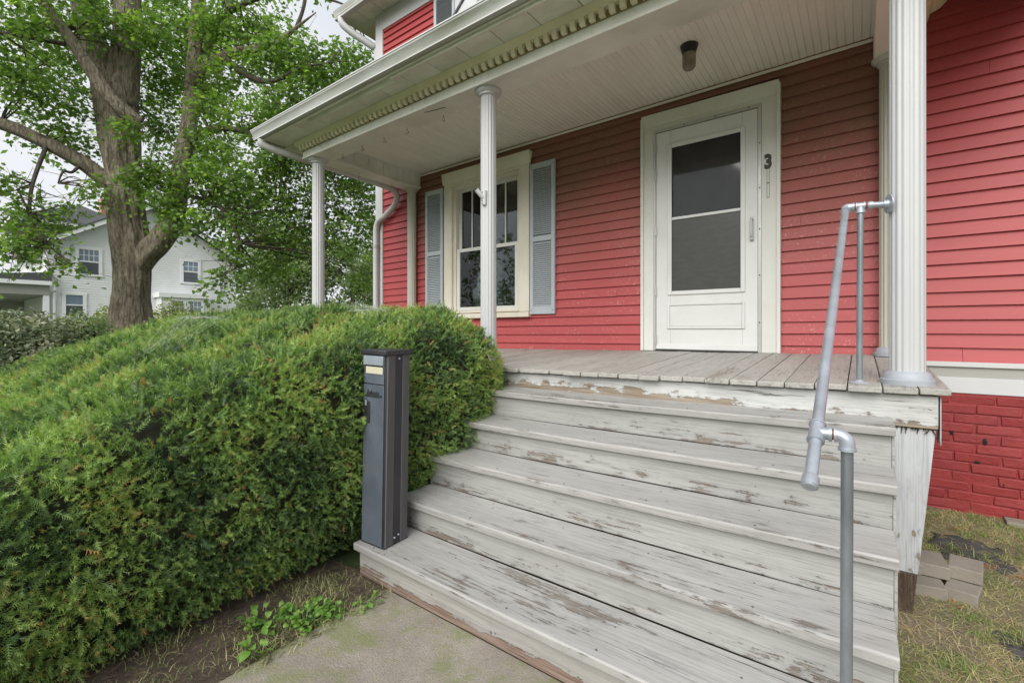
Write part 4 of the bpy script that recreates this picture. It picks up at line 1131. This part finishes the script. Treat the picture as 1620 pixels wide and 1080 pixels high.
# thin twigs reaching from the limbs into the lobes
gt_ = G(); allp = np.array([p[:3] for l in LIMBS.values() for p in l[1:]])
for (x, y, z, rh, rv) in LOBES[:57]:
    c = np.array((x, y, z)); d = np.linalg.norm(allp - c, axis=1); a = allp[d.argmin()]
    for q in range(4):
        e = c + rng.normal(size=3) * np.array((rh, rh, rv)) * .5; m_ = (a + e) / 2 + rng.normal(size=3) * .18 + np.array((0, 0, .12))
        gt_.tube([tuple(p[:3]) for p in bez([a, m_, e], 4)], list(np.linspace(.022, .005, 9)), 5, False)
        for q2 in range(3):
            s_ = m_ + (e - m_) * rng.random(); e2 = s_ + rng.normal(size=3) * .4
            gt_.tube([tuple(s_), tuple((s_ + e2) / 2 + rng.normal(size=3) * .05), tuple(e2)], [.009, .006, .003], 4, False)
tag(gt_.build('twigs', W['twig'], tree), kind='stuff')
near = [l for l in LOBES[:57]]; far_ = LOBES[57:]
P, N_, S_, T_ = lobe_leaves(near, 430, 22, .19, rng, .125)
# keep the clear views of the pale house, the trunk and the sky gaps: thin the leaves a little at random by clump
crown = leaves_mesh('crown', P, N_, S_, LEAF5, T_, W['maple'], rng, .25)
co = bpy.data.objects.new('crown', crown); put(co, (0, 0, 0), tree); tag(co, kind='stuff')
P, N_, S_, T_ = lobe_leaves(far_, 85, 22, .22, rng, .17)
crown = leaves_mesh('upper_crown', P, N_, S_, LEAF4 * 1.1, T_, W['maple'], rng, .2)
co = bpy.data.objects.new('upper_crown', crown); put(co, (0, 0, 0), tree); tag(co, kind='stuff')

# ------------------------------------------------------------------ yew hedge
hedge = empty('yew_hedge', (-3.6, .8, GZ), 'broad clipped yew hedge swelling beside the wooden steps and walk', 'hedge')
HX0, HX1, HY0, HY1 = -5.4, -2.04, -1.3, 2.62
TOPY = [-1.3, -.6, 0., .35, .71, 1.11, 1.75, 2.4, 2.6]; TOPZ = [-.78, -.70, -.50, -.36, -.15, .01, .13, .16, .14]
hcx, hcy = (HX0 + HX1) / 2, (HY0 + HY1) / 2; hrx, hry = (HX1 - HX0) / 2, (HY1 - HY0) / 2


def hedge_pts(th, ph):
    """th round the plan, ph 0 at the foot .. pi/2 at the crown"""
    ct, st = np.cos(th), np.sin(th); e = 2 / 14.
    rx = np.sign(ct) * np.abs(ct) ** e; ry = np.sign(st) * np.abs(st) ** e
    zf = np.sin(ph) ** .95; prof = np.clip(1 - zf ** 13, 0, 1) ** .24
    prof = prof * (1 - .10 * np.exp(-zf * 7.))
    x = hcx + hrx * rx * prof; y = hcy + hry * ry * prof
    zt = np.interp(y, TOPY, TOPZ) - .05 * np.clip((x + 2.9) / .8, 0, 1) * np.clip((y - 1.6), 0, 1)
    z = GZ + .03 + zf * (zt - GZ - .03)
    x = x - .075 * np.exp(-((y - 1.40) / .22) ** 2) * np.clip(ct * 3, 0, 1)
    x = x + .13 * np.clip((y - 1.52) / .45, 0, 1) * np.clip(ct * 3, 0, 1) * np.clip((z - GZ) / .45 - .2, 0, 1)
    return np.stack([x, y, z], -1)


def lump(P):
    out = np.zeros(len(P))
    for i, p in enumerate(P):
        v = Vector(p); out[i] = .055 * mnoise.noise(v * 2.1) + .040 * mnoise.noise(v * 5.3) + .034 * mnoise.noise(v * 10.5) + .02 * mnoise.noise(v * 21)
    return out


NT_, NP_ = 260, 70
th = np.linspace(-math.pi, math.pi, NT_, endpoint=False); ph = math.pi / 2 * (1 - (1 - np.linspace(0, .985, NP_)) ** 2.0)
TH, PH = np.meshgrid(th, ph); V = hedge_pts(TH, PH).reshape(-1, 3)
def grid_normals(V):
    A_ = V.reshape(NP_, NT_, 3); du = np.roll(A_, -1, 1) - np.roll(A_, 1, 1); dv = np.gradient(A_, axis=0)
    n = np.cross(du, dv); n /= np.linalg.norm(n, axis=2, keepdims=True) + 1e-9; return n.reshape(-1, 3)
HN = grid_normals(V); lp = lump(V); HV = V + HN * lp[:, None]
i = np.arange(NP_ - 1)[:, None] * NT_ + np.arange(NT_)[None, :]; j = np.arange(NP_ - 1)[:, None] * NT_ + (np.arange(NT_)[None, :] + 1) % NT_
L = np.stack([i, j, j + NT_, i + NT_], -1).reshape(-1, 4)
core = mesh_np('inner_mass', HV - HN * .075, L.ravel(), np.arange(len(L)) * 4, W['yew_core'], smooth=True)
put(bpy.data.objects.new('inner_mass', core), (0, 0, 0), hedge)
# sprigs
rng = np.random.default_rng(5)
a = HV[L[:, 0]]; b = HV[L[:, 1]]; c = HV[L[:, 2]]; d = HV[L[:, 3]]
area = .5 * np.linalg.norm(np.cross(c - a, d - b), axis=1); cen = (a + b + c + d) / 4; fn = HN[L].mean(1)
dist = np.linalg.norm(cen, axis=1); facing = np.einsum('ij,ij->i', fn, -cen / dist[:, None])
wgt = area * np.where(facing > -.25, 1., .10) * np.clip(2.6 / dist, .55, 1.3)
NS = 62000
pick = rng.choice(len(L), NS, p=wgt / wgt.sum()); r1 = rng.random((NS, 1)); r2 = rng.random((NS, 1))
base = (a[pick] * (1 - r1) + b[pick] * r1) * (1 - r2) + (d[pick] * (1 - r1) + c[pick] * r1) * r2
nrm = fn[pick]; nrm = nrm / np.linalg.norm(nrm, axis=1, keepdims=True)
hole = np.array([mnoise.noise(Vector(p) * 7.5 + Vector((9, 0, 4))) for p in base]); keep = hole < .44 + .2 * rng.random(NS)
base = base[keep]; nrm = nrm[keep]; NS = len(base)
cl = np.array([mnoise.noise(Vector(p) * 4.) for p in base])
dr_ = nrm * .70 + rng.normal(size=(NS, 3)) * .62 + np.array((0, 0, .18)); dr_ /= np.linalg.norm(dr_, axis=1, keepdims=True)
side = np.cross(dr_, nrm + rng.normal(size=(NS, 3)) * .5); side /= np.linalg.norm(side, axis=1, keepdims=True)
up = np.cross(side, dr_)
LEN = rng.uniform(.026, .054, NS); base = base - nrm * rng.uniform(.0, .055, (NS, 1))
tb = np.clip(.47 + .6 * cl + rng.normal(0, .2, NS), .02, .88); dead = rng.random(NS) < .012 * (1 + 3 * (hole[keep] > .2)); tb = np.where(dead, rng.uniform(.92, 1, NS), tb)
NN = 14; tri = []; tints = []
for q in range(NN):
    s = -1 if q % 2 else 1; f = .12 + .88 * (q // 2) / (NN / 2 - 1)
    l = (.019 - .007 * f) * rng.uniform(.8, 1.2, (NS, 1)); wd = .0024
    p0 = base + dr_ * (LEN * f)[:, None]
    nd = side * s * (.95 - .45 * f) + dr_ * (.45 + .5 * f) + up * rng.normal(.25, .45, (NS, 1)); nd /= np.linalg.norm(nd, axis=1, keepdims=True)
    tip = p0 + nd * l
    tri.append(np.stack([p0 - dr_ * wd, p0 + dr_ * wd, tip], 1)); tints.append(np.clip(tb + .28 * (f - .65) * (~dead) + rng.normal(0, .03, NS), 0, 1))
# the twig itself: a thin kite
tri.append(np.stack([base - side * .0016, base + side * .0016, base + dr_ * (LEN * 1.04)[:, None]], 1)); tints.append(np.clip(tb * .8, 0, 1))
T3 = np.concatenate(tri).reshape(-1, 3); tt = np.concatenate(tints); M_ = len(tt)
fo = bpy.data.objects.new('foliage', mesh_np('foliage', T3, np.arange(M_ * 3), np.arange(M_) * 3, W['yew'], tt)); put(fo, (0, 0, 0), hedge); tag(fo, kind='stuff')
gst = G(); rs = random.Random(4)
for q in range(26):
    y = -1.0 + q * .13; x = -2.35 - rs.random() * .8
    gst.tube([(x, y, GZ), (x + rs.uniform(-.1, .2), y + rs.uniform(-.1, .1), GZ + .3), (x + rs.uniform(-.1, .25), y + rs.uniform(-.1, .1), GZ + .8)], [.02, .016, .008], 6)
tag(gst.build('stems', W['twig'], hedge), kind='stuff')

# spider webs on the hedge
t = NT('web_silk'); W['web'] = t.done((.8, .8, .8), .5)


def surf(x, y):
    dd = (HV[:, 0] - x) ** 2 + (HV[:, 1] - y) ** 2 + 1e3 * (HN[:, 2] < .25); ii = np.argsort(dd)[:4]; return HV[ii, 2].mean()


def web(x, y, rx, ry, rz, label, n=60, seed=1):
    g_ = G(); r_ = random.Random(seed)
    for q in range(n):
        pp = []
        for e_ in range(2):
            f = math.sqrt(r_.random()); a_ = r_.random() * 6.28; lx_, ly_ = rx * f * math.cos(a_), ry * f * math.sin(a_)
            X = x + lx_ * math.cos(rz) - ly_ * math.sin(rz); Y = y + lx_ * math.sin(rz) + ly_ * math.cos(rz); pp.append((X, Y, surf(X, Y) + r_.uniform(.035, .06)))
        g_.tube(pp, .0002, 3, False)
    o = g_.build('spider_web', W['web'], None, angle=180); tag(o, label, 'web', 'webs on the hedge'); return o


web(-2.42, 1.72, .17, .12, .3, 'white film of web on the hedge top behind the mailbox', 70, 1)
web(-3.0, .92, .26, .07, 1.0, 'long pale streak of web across the middle of the hedge top', 60, 2)

# ------------------------------------------------------------------ neighbour's house
nb = empty('neighbour_house', (-33, 8, GZ), 'pale grey two storey house with white trimmed windows behind the maple', 'house')
NX = -30.0; Y0, Y1 = 4.1, 12.2; EZ, PKZ = 4.05, 6.52; YM = (Y0 + Y1) / 2
G().prism([(Y0, GZ), (Y1, GZ), (Y1, EZ), (YM, PKZ - .1), (Y0, EZ)], 'x', NX - 9, NX - .02).build('wall', W['nb_wall'], nb)
gl_ = G(); z = GZ
while z < PKZ - .2:
    hw = (Y1 - Y0) / 2 if z < EZ - .1 else (PKZ - .1 - z - .11) / (PKZ - .1 - EZ) * (Y1 - Y0) / 2
    if hw > .1:
        gl_.prism([(NX - .02, z), (NX + .012, z), (NX - .012, z + .118), (NX - .02, z + .118)][::1], 'y', YM - hw, YM + hw) if False else gl_.add(
            [(NX - .02, YM - hw, z), (NX + .014, YM - hw, z), (NX - .012, YM - hw, z + .118), (NX - .02, YM + hw, z), (NX + .014, YM + hw, z), (NX - .012, YM + hw, z + .118)],
            [(0, 3, 4, 1), (1, 4, 5, 2), (0, 1, 2), (3, 5, 4)])
    z += .118
tag(gl_.build('clapboards', W['nb_wall'], nb), kind='stuff')
sl_ = (PKZ - EZ) / (YM - Y0)
for s in (-1, 1):
    ya = YM + s * (YM - Y0 + .55); za = EZ - .55 * sl_ + .12
    q = [(ya, za), (YM, PKZ + .12), (YM, PKZ - .12), (ya, za - .24)]
    g_ = G(); vs_ = [(NX + .45, p[0], p[1]) for p in q] + [(NX + .52, p[0], p[1]) for p in q]
    g_.add(vs_, [(0, 1, 2, 3), (7, 6, 5, 4), (0, 4, 5, 1), (1, 5, 6, 2), (2, 6, 7, 3), (3, 7, 4, 0)]).build('rake_board', W['nb_white'], nb)
    q = [(ya, za + .03), (YM, PKZ + .2), (YM, PKZ + .125), (ya, za - .02)]
    vs_ = [(NX - 9.4, p[0], p[1]) for p in q] + [(NX + .55, p[0], p[1]) for p in q]
    G().add(vs_, [(0, 1, 2, 3), (7, 6, 5, 4), (0, 4, 5, 1), (1, 5, 6, 2), (2, 6, 7, 3), (3, 7, 4, 0)]).build('roof', W['shingle'], nb)


def nb_window(y0, y1, z0, z1, bars, x=NX):
    w_ = .13
    f_ = G().box(x, x + .06, y0, y0 + w_, z0, z1).box(x, x + .06, y1 - w_, y1, z0, z1).box(x, x + .061, y0 - .02, y1 + .02, z1 - w_, z1).box(x, x + .075, y0 - .03, y1 + .03, z0, z0 + .09)
    zm_ = (z0 + z1) / 2
    f_.box(x + .005, x + .04, y0 + w_, y1 - w_, zm_ - .03, zm_ + .03)
    o = f_.build('window', W['nb_white'], nb)
    ya, yb = y0 + w_, y1 - w_
    G().box(x + .018, x + .022, ya, yb, z0 + .09, zm_ - .03).build('pane', W['nbpane'], o)
    G().box(x + .02, x + .024, ya, yb, zm_ + .03, z1 - w_).build('pane', W['nbglass'], o)
    for i_ in range(1, bars):
        yy = ya + (yb - ya) * i_ / bars; G().box(x + .024, x + .03, yy - .012, yy + .012, zm_ + .03, z1 - w_).build('muntin', W['nb_white'], o)
    if bars > 1: G().box(x + .0245, x + .0295, ya, yb, (zm_ + z1) / 2 - .06, (zm_ + z1) / 2 - .035).build('muntin', W['nb_white'], o)
    return o


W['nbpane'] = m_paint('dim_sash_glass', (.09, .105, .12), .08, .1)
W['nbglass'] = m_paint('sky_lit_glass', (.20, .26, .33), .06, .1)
nb_window(5.06, 6.04, 2.56, 3.97, 4); nb_window(4.60, 5.46, .53, 1.74, 1); nb_window(9.35, 10.31, 2.51, 3.88, 3)
G().box(NX, NX + .8, 8.25, 10.4, GZ, 1.66).build('bay', W['nb_wall'], nb)
G().box(NX - .01, NX + .95, 8.1, 10.55, 1.662, 1.90).build('bay_roof', W['nb_white'], nb)
nb_window(8.55, 9.35, .1, 1.62, 3, NX + .8); nb_window(9.40, 10.2, .1, 1.62, 3, NX + .8)
G().box(NX, NX + .05, Y0, Y1, -.62, -.42).build('belt_board', W['nb_white'], nb)
# dormer on the street slope, chimney
G().box(NX - 5.2, NX - 1.0, 3.5, 7.2, 3.6, 5.0).build('dormer_wall', W['nb_dark'], nb)
G().box(NX - 5.6, NX - .55, 3.0, 7.2, 4.98, 5.14).build('dormer_eave', W['nb_white'], nb)
G().add([(NX - 5.65, 2.95, 5.142), (NX - .5, 2.95, 5.142), (NX - .5, 8.0, 5.142), (NX - 5.65, 8.0, 5.142), (NX - 4.2, 5.6, 6.35), (NX - 2.0, 5.6, 6.35)],
        [(0, 1, 5, 4), (1, 2, 5), (2, 3, 4, 5), (3, 0, 4), (0, 3, 2, 1)]).build('dormer_roof', W['shingle'], nb)
G().box(NX - 3.0, NX - 2.4, 6.5, 7.1, 5.5, 7.0).build('chimney', W['chimney'], nb)
# porch towards the street
G().box(NX - 7, NX + .45, .6, 4.2, 1.99, 2.17).build('porch_roof', W['nb_white'], nb)
G().prism([(.6, 2.17), (4.2, 2.17), (4.2, 2.6)], 'x', NX - 7, NX + .4).build('porch_shingles', W['shingle'], nb)
G().box(NX - 6.8, NX + .25, .8, 4.15, 1.55, 1.988).build('porch_frieze', W['nb_grey'], nb)
for yy in (1.0, 4.05): G().box(NX + .02, NX + .22, yy - .1, yy + .1, GZ, 1.549).build('porch_post', W['nb_white'], nb)
G().tube([(NX + .35, 4.32, 2.0), (NX + .3, 4.32, 1.8), (NX + .1, 4.32, 1.7), (NX + .1, 4.32, GZ)], .06, 8).build('downspout', W['nb_white'], nb)
G().box(NX - .1, NX + .05, 1.2, 3.3, GZ, .70).box(NX - .14, NX + .09, 1.15, 3.35, .70, .78).build('porch_wall', W['nb_white'], nb)
G().box(NX - 6.8, NX - 6.6, .8, 4.1, GZ, 1.54).build('porch_back_wall', W['nb_grey'], nb)

# ------------------------------------------------------------------ shrubs and far trees
def shrub(name, x, y, rx, ry, h, mat, n, size, label, cat, seed, shape=LEAF4, stems=True, zb=GZ, dark=None):
    rg = np.random.default_rng(seed); e = empty(name, (x, y, zb), label, cat)
    d = rg.normal(size=(n, 3)); d[:, 2] = np.abs(d[:, 2]) * 1.0 - .15; d /= np.linalg.norm(d, axis=1, keepdims=True)
    rad = rg.uniform(.72, 1.03, n) * (1 + .16 * np.array([mnoise.noise(Vector(q * 2.2) + Vector((seed, 0, 0))) + .7 * mnoise.noise(Vector(q * 5.) + Vector((seed, 0, 0))) for q in d]))
    P_ = np.stack([x + d[:, 0] * rad * rx, y + d[:, 1] * rad * ry, zb + .25 * h + d[:, 2] * rad * h * .75], 1)
    P_[:, 2] = np.maximum(P_[:, 2], zb + .03)
    tn = np.clip(.5 + .5 * np.array([mnoise.noise(Vector(p) * 2.4) for p in P_]) + rg.normal(0, .2, n), 0, 1)
    me = leaves_mesh('foliage', P_, d + rg.normal(size=(n, 3)) * .7 + np.array((0, 0, .4)), size * rg.uniform(.6, 1.3, n), shape, tn, mat, rg, .2)
    o = bpy.data.objects.new('foliage', me); put(o, (0, 0, 0), e); tag(o, kind='stuff')
    g_ = G(); rr_ = random.Random(seed)
    for q in range(14):
        a_ = rr_.random() * 6.28; k_ = rr_.uniform(.3, .7)
        g_.tube([(x + .1 * math.cos(a_), y + .1 * math.sin(a_), zb), (x + k_ * .5 * rx * math.cos(a_), y + k_ * .5 * ry * math.sin(a_), zb + h * .4), (x + k_ * rx * math.cos(a_), y + k_ * ry * math.sin(a_), zb + h * .75)], [.03, .02, .008], 5)
    tag(g_.build('stems', W['twig'], e), kind='stuff')
    c_ = G().lathe([(.55, 0), (.75, .25), (.70, .5), (.45, .7), (.05, .8)], (0, 0, 0), 20); c_.warp(lambda a_, b_, c: (x + a_ * rx, y + b_ * ry, zb + c * h)); c_.build('inner_mass', W['yew_core'], e, angle=180)
    return e


shrub('grey_shrub', -13.0, 1.0, 1.75, 1.5, 1.68, W['bush'], 15000, .085, 'rounded grey-green shrub with pale mottled leaves left of the maple', 'shrub', 31)
shrub('dark_shrub', -13.3, 2.35, .8, .7, 1.62, W['farleaf'], 5000, .075, 'small dark green shrub tucked against the grey-green shrub', 'shrub', 32)
shrub('golden_shrub', -20.2, 4.35, 1.0, .9, 1.95, W['golden'], 4200, .10, 'yellow-green shrub just left of the maple trunk', 'shrub', 33)
shrub('golden_shrub', -20.0, 6.1, 1.3, 1.0, 2.25, W['golden'], 5200, .10, 'yellow-green shrub just right of the maple trunk', 'shrub', 34)


def far_tree(x, y, h, r, seed, label, n=9000, trunk_r=.25, size=.30, mat='farleaf', low=.22):
    rg = np.random.default_rng(seed); e = empty('deciduous_tree', (x, y, GZ), label, 'tree', 'trees beyond the neighbouring house')
    limb('trunk', [(x, y, GZ - .2, trunk_r * 1.2), (x + .1, y, GZ + h * .25, trunk_r), (x - .1, y + .1, GZ + h * .55, trunk_r * .6), (x, y, GZ + h * .85, .04)], W['twig'], e, 10, 4, 0)
    for q in range(7):
        a_ = rg.random() * 6.28; z_ = GZ + h * rg.uniform(.25, .6)
        limb('branch', [(x, y, z_, trunk_r * .4), (x + r * .4 * math.cos(a_), y + r * .4 * math.sin(a_), z_ + h * .12, trunk_r * .25), (x + r * .8 * math.cos(a_), y + r * .8 * math.sin(a_), z_ + h * .2, .02)], W['twig'], e, 6, 3, 0)
    lob = []
    for q in range(26):
        a_ = rg.random() * 6.28; f = rg.uniform(low, .95); rr_ = r * math.sqrt(max(.05, 1 - ((f - .5) / .55) ** 2)) * rg.uniform(.4, .9)
        lob.append((x + rr_ * math.cos(a_), y + rr_ * math.sin(a_), GZ + f * h, r * .36, r * .28))
    P_, N2, S2, T2 = lobe_leaves(lob, n / 26 / (math.pi * r * .36 * r * .28), 14, size * 1.3, rg, size)
    o = bpy.data.objects.new('crown', leaves_mesh('crown', P_, N2, S2, LEAF4 * 1.25, T2, W[mat], rg, .2)); put(o, (0, 0, 0), e); tag(o, kind='stuff'); return e


far_tree(-37, 19.0, 8.2, 3.4, 41, 'grey-green tree right of the pale house, seen between the maple and the left column', 11000, .2, .24)
far_tree(-33.5, 22.5, 9.5, 3.4, 42, 'broad mid green tree directly behind the left porch column', 9000, .22, .24)
far_tree(-24.0, 18.6, 6.2, 2.6, 43, 'olive green tree between the left column and the house corner', 9000, .2, .2)
far_tree(-50.0, 24.0, 12., 5.0, 44, 'tall tree farthest behind the roof of the pale house', 6000, .3, .4)

# ------------------------------------------------------------------ weeds, grass, straw
def blade_mesh(name, P_, h, lean, wd, tint, mat, rg):
    N = len(P_); a_ = rg.random(N) * 6.283; ux = np.stack([np.cos(a_), np.sin(a_), np.zeros(N)], 1); pv = np.stack([-np.sin(a_), np.cos(a_), np.zeros(N)], 1)
    up_ = np.array((0, 0, 1.)); l = lean[:, None]; hh = h[:, None]
    b0 = P_ - pv * wd[:, None]; b1 = P_ + pv * wd[:, None]
    m = P_ + up_ * hh * (1 - .80 * l) * .6 + ux * hh * l * .40; tipp = P_ + up_ * hh * np.maximum(.03, 1 - l) + ux * hh * (.25 + l * .85)
    m0 = m - pv * wd[:, None] * .75; m1 = m + pv * wd[:, None] * .75
    V_ = np.stack([b0, b1, m1, tipp, m0], 1).reshape(-1, 3)
    k_ = np.arange(N)[:, None] * 5
    L_ = np.concatenate([k_ + np.array([[0, 1, 2, 4]]), k_ + np.array([[4, 2, 3]])], 1).ravel()
    st = (np.arange(N)[:, None] * 7 + np.array([[0, 4]])).ravel()
    return mesh_np(name, V_, L_, st, mat, np.repeat(tint, 2))


def grass_patch(name, x0, x1, y0, y1, n, zf, hrange, leanr, tr, rg, wd=.0016, dens=None):
    P_ = np.stack([rg.uniform(x0, x1, n), rg.uniform(y0, y1, n), np.zeros(n)], 1)
    if dens is not None:
        k_ = np.array([dens(p[0], p[1]) for p in P_]) > rg.random(n); P_ = P_[k_]
    P_[:, 2] = [zf(p[0], p[1]) - .003 for p in P_]; n = len(P_)
    return P_, blade_mesh(name, P_, rg.uniform(*hrange, n), rg.uniform(*leanr, n), wd * rg.uniform(.6, 1.5, n), np.clip(rg.uniform(*tr, n) + np.array([.25 * mnoise.noise((p[0] * 5, p[1] * 5, 7)) for p in P_]), 0, 1), W['grass'], rg)


rg = np.random.default_rng(77)
def dg(x, y): return min(1, max(.05, .45 + 1.5 * mnoise.noise((x * 3.2, y * 3.2, 2)) + (.55 if y > 3.35 else 0)))
_, me = grass_patch('grass', .02, 1.7, .8, 4.04, 40000, yard_z, (.015, .06), (.45, 1.02), (.05, .68), rg, .0013, dg)
o = bpy.data.objects.new('grass', me); put(o, (0, 0, 0)); tag(o, kind='stuff')
tp_ = []
for q in range(130):
    x, y = rg.uniform(.08, 1.5), rg.uniform(1.2, 4.0)
    if mnoise.noise((x * 3.2, y * 3.2, 2)) < -.05 and y < 3.3: continue
    n_ = int(rg.uniform(24, 60)); tp_.append(np.stack([rg.normal(x, .022, n_), rg.normal(y, .022, n_), np.zeros(n_)], 1))
tp_ = np.concatenate(tp_); tp_[:, 2] = [yard_z(p[0], p[1]) - .003 for p in tp_]; n_ = len(tp_)
o = bpy.data.objects.new('grass_tufts', blade_mesh('grass_tufts', tp_, rg.uniform(.03, .085, n_), rg.uniform(.3, .9, n_), .0015 * rg.uniform(.6, 1.4, n_), np.clip(rg.uniform(.05, .5, n_), 0, 1), W['grass'], rg)); put(o, (0, 0, 0)); tag(o, kind='stuff')
_, me = grass_patch('dry_straw', .02, 1.7, .8, 4.04, 16000, yard_z, (.04, .14), (.95, 1.06), (.56, .9), rg, .0010)
o = bpy.data.objects.new('dry_straw', me); put(o, (0, 0, 0)); tag(o, kind='stuff')
def db_(x, y): return min(1, max(.0, .25 + 1.1 * mnoise.noise((x * 4, y * 4, 5)) + (.5 if (x > -2.05 and y > .9) else 0)))
_, me = grass_patch('bed_grass', -2.2, -1.72, -.2, 1.40, 7500, lambda x, y: GZ + .004, (.015, .07), (.3, 1.03), (.1, .85), rg, .0009, db_)
o = bpy.data.objects.new('bed_grass', me); put(o, (0, 0, 0)); tag(o, kind='stuff')
def dw_(x, y): return min(1, max(.0, (.9 - abs(x + 1.8) * 2.2 if x < -1.4 else 0) * .7 + max(0, .62 - (1.37 - y) * 3.) + .55 * mnoise.noise((x * 5, y * 5, 8))))
_, me = grass_patch('walk_clippings', -1.80, -.3, .2, 1.37, 9000, lambda x, y: GZ + .006, (.008, .03), (.95, 1.06), (.25, .85), rg, .0005, dw_)
o = bpy.data.objects.new('walk_clippings', me); put(o, (0, 0, 0)); tag(o, kind='stuff')
# needles, bark and dead twigs fallen on the bed
gdb = G(); rr2 = random.Random(12)
for q in range(420):
    x = rr2.uniform(-2.2, -1.74); y = rr2.uniform(-.3, 1.36); a_ = rr2.random() * 6.28; l = rr2.uniform(.01, .045)
    gdb.tube([(x, y, GZ + .008), (x + l * math.cos(a_), y + l * math.sin(a_), GZ + .008 + rr2.random() * .012)], rr2.uniform(.0008, .0022), 4)
o = gdb.build('bed_litter', W['rot'], None); tag(o, kind='stuff')
go = G()
for q in range(70):
    x = rr2.uniform(.1, 1.0); y = rr2.uniform(1.8, 3.8); z_ = yard_z(x, y) + .012
    if mnoise.noise((x * 3, y * 3, 9)) < .12: continue
    for r_ in range(8):
        a_ = rr2.random() * 6.28; l = rr2.uniform(.01, .03); xx = x + rr2.uniform(-.03, .03); yy = y + rr2.uniform(-.03, .03)
        go.tube([(xx, yy, z_), (xx + l * math.cos(a_), yy + l * math.sin(a_), z_ + rr2.random() * .012)], .0014, 4)
t = NT('orange_dead_needles'); W['dead'] = t.done((.36, .13, .045), .8)
o = go.build('dead_needles', W['dead'], None); tag(o, kind='stuff')

lf = []
for q in range(3):
    pts = []; n = 10; ln = [.05, .065, .042][q]; wd = [.022, .024, .021][q]; V_ = []; F_ = []
    for i_ in range(7):
        f = i_ / 6; hw = wd * math.sin(math.pi * min(.98, f * .93 + .06)) ** .8
        zz = .018 * math.sin(f * 2.6); V_ += [(-hw, f * ln, zz + .006), (0, f * ln, zz), (hw, f * ln, zz + .006)]
        if i_: k_ = 3 * i_; F_ += [(k_ - 3, k_ - 2, k_ + 1, k_), (k_ - 2, k_ - 1, k_ + 2, k_ + 1)]
    me, _c = G().add(V_, F_).mesh('leaf', W['weed'], (0, 0, 0), 180)
    at = me.attributes.new('tint', 'FLOAT', 'FACE'); at.data.foreach_set('value', np.full(len(F_), [.35, .6, .85][q], dtype=np.float32)); lf.append(me)


def weed(x, y, n, spread, label, seed):
    e = empty('weed_plant', (x, y, GZ), label, 'weed', 'broad-leaved weeds by the walk'); r_ = random.Random(seed)
    g_ = G()
    for q in range(n):
        a_ = r_.random() * 6.28; d_ = spread * r_.random() ** .6; xx = x + d_ * math.cos(a_); yy = y + d_ * math.sin(a_); zz = GZ + r_.uniform(.012, .045)
        g_.tube([(x + .3 * d_ * math.cos(a_), y + .3 * d_ * math.sin(a_), GZ), (xx, yy, zz)], .0018, 5)
        o = bpy.data.objects.new('leaf', r_.choice(lf)); put(o, (xx, yy, zz), e); s_ = r_.uniform(.4, .75); o.scale = (s_, s_, s_)
        o.rotation_euler = (r_.uniform(-.5, .35), r_.uniform(-.4, .4), a_ - 1.57 + r_.uniform(-.7, .7))
    g_.build('stalks', W['weed'], e); return e


weed(-1.86, 1.03, 64, .10, 'biggest bright green weed clump, in the middle of the strip beside the walk', 1)
weed(-1.98, .92, 36, .08, 'weed clump close under the hedge with a pale round leaf', 2)
weed(-1.84, .80, 12, .05, 'small weed at the walk edge nearest the camera', 3)
weed(-1.75, 1.25, 10, .05, 'tiny weed beside the end of the lowest step', 4)
weed(-1.80, 1.13, 12, .05, 'low weed at the concrete edge between the big clump and the steps', 5)
weed(.62, 2.45, 8, .05, 'bright green weed in the straw on the right', 6)

# wooded far side of the street, mirrored in the panes
rg = np.random.default_rng(9); lob = []
for q in range(46):
    x = -34 + q * 1.5; lob.append((x + rg.uniform(-1, 1), -30 + rg.uniform(-3, 3), GZ + rg.uniform(1.5, 5.5), 2.4, 2.0))
    lob.append((x + rg.uniform(-1, 1), -31 + rg.uniform(-3, 3), GZ + rg.uniform(5, 9.5), 2.0, 1.6))
P_, N2, S2, T2 = lobe_leaves(lob, 10, 14, .5, rg, .5)
o = bpy.data.objects.new('far_woods', leaves_mesh('far_woods', P_, N2, S2, LEAF4 * 1.25, T2, W['farleaf'], rg, .2)); put(o, (0, 0, 0)); tag(o, kind='stuff')
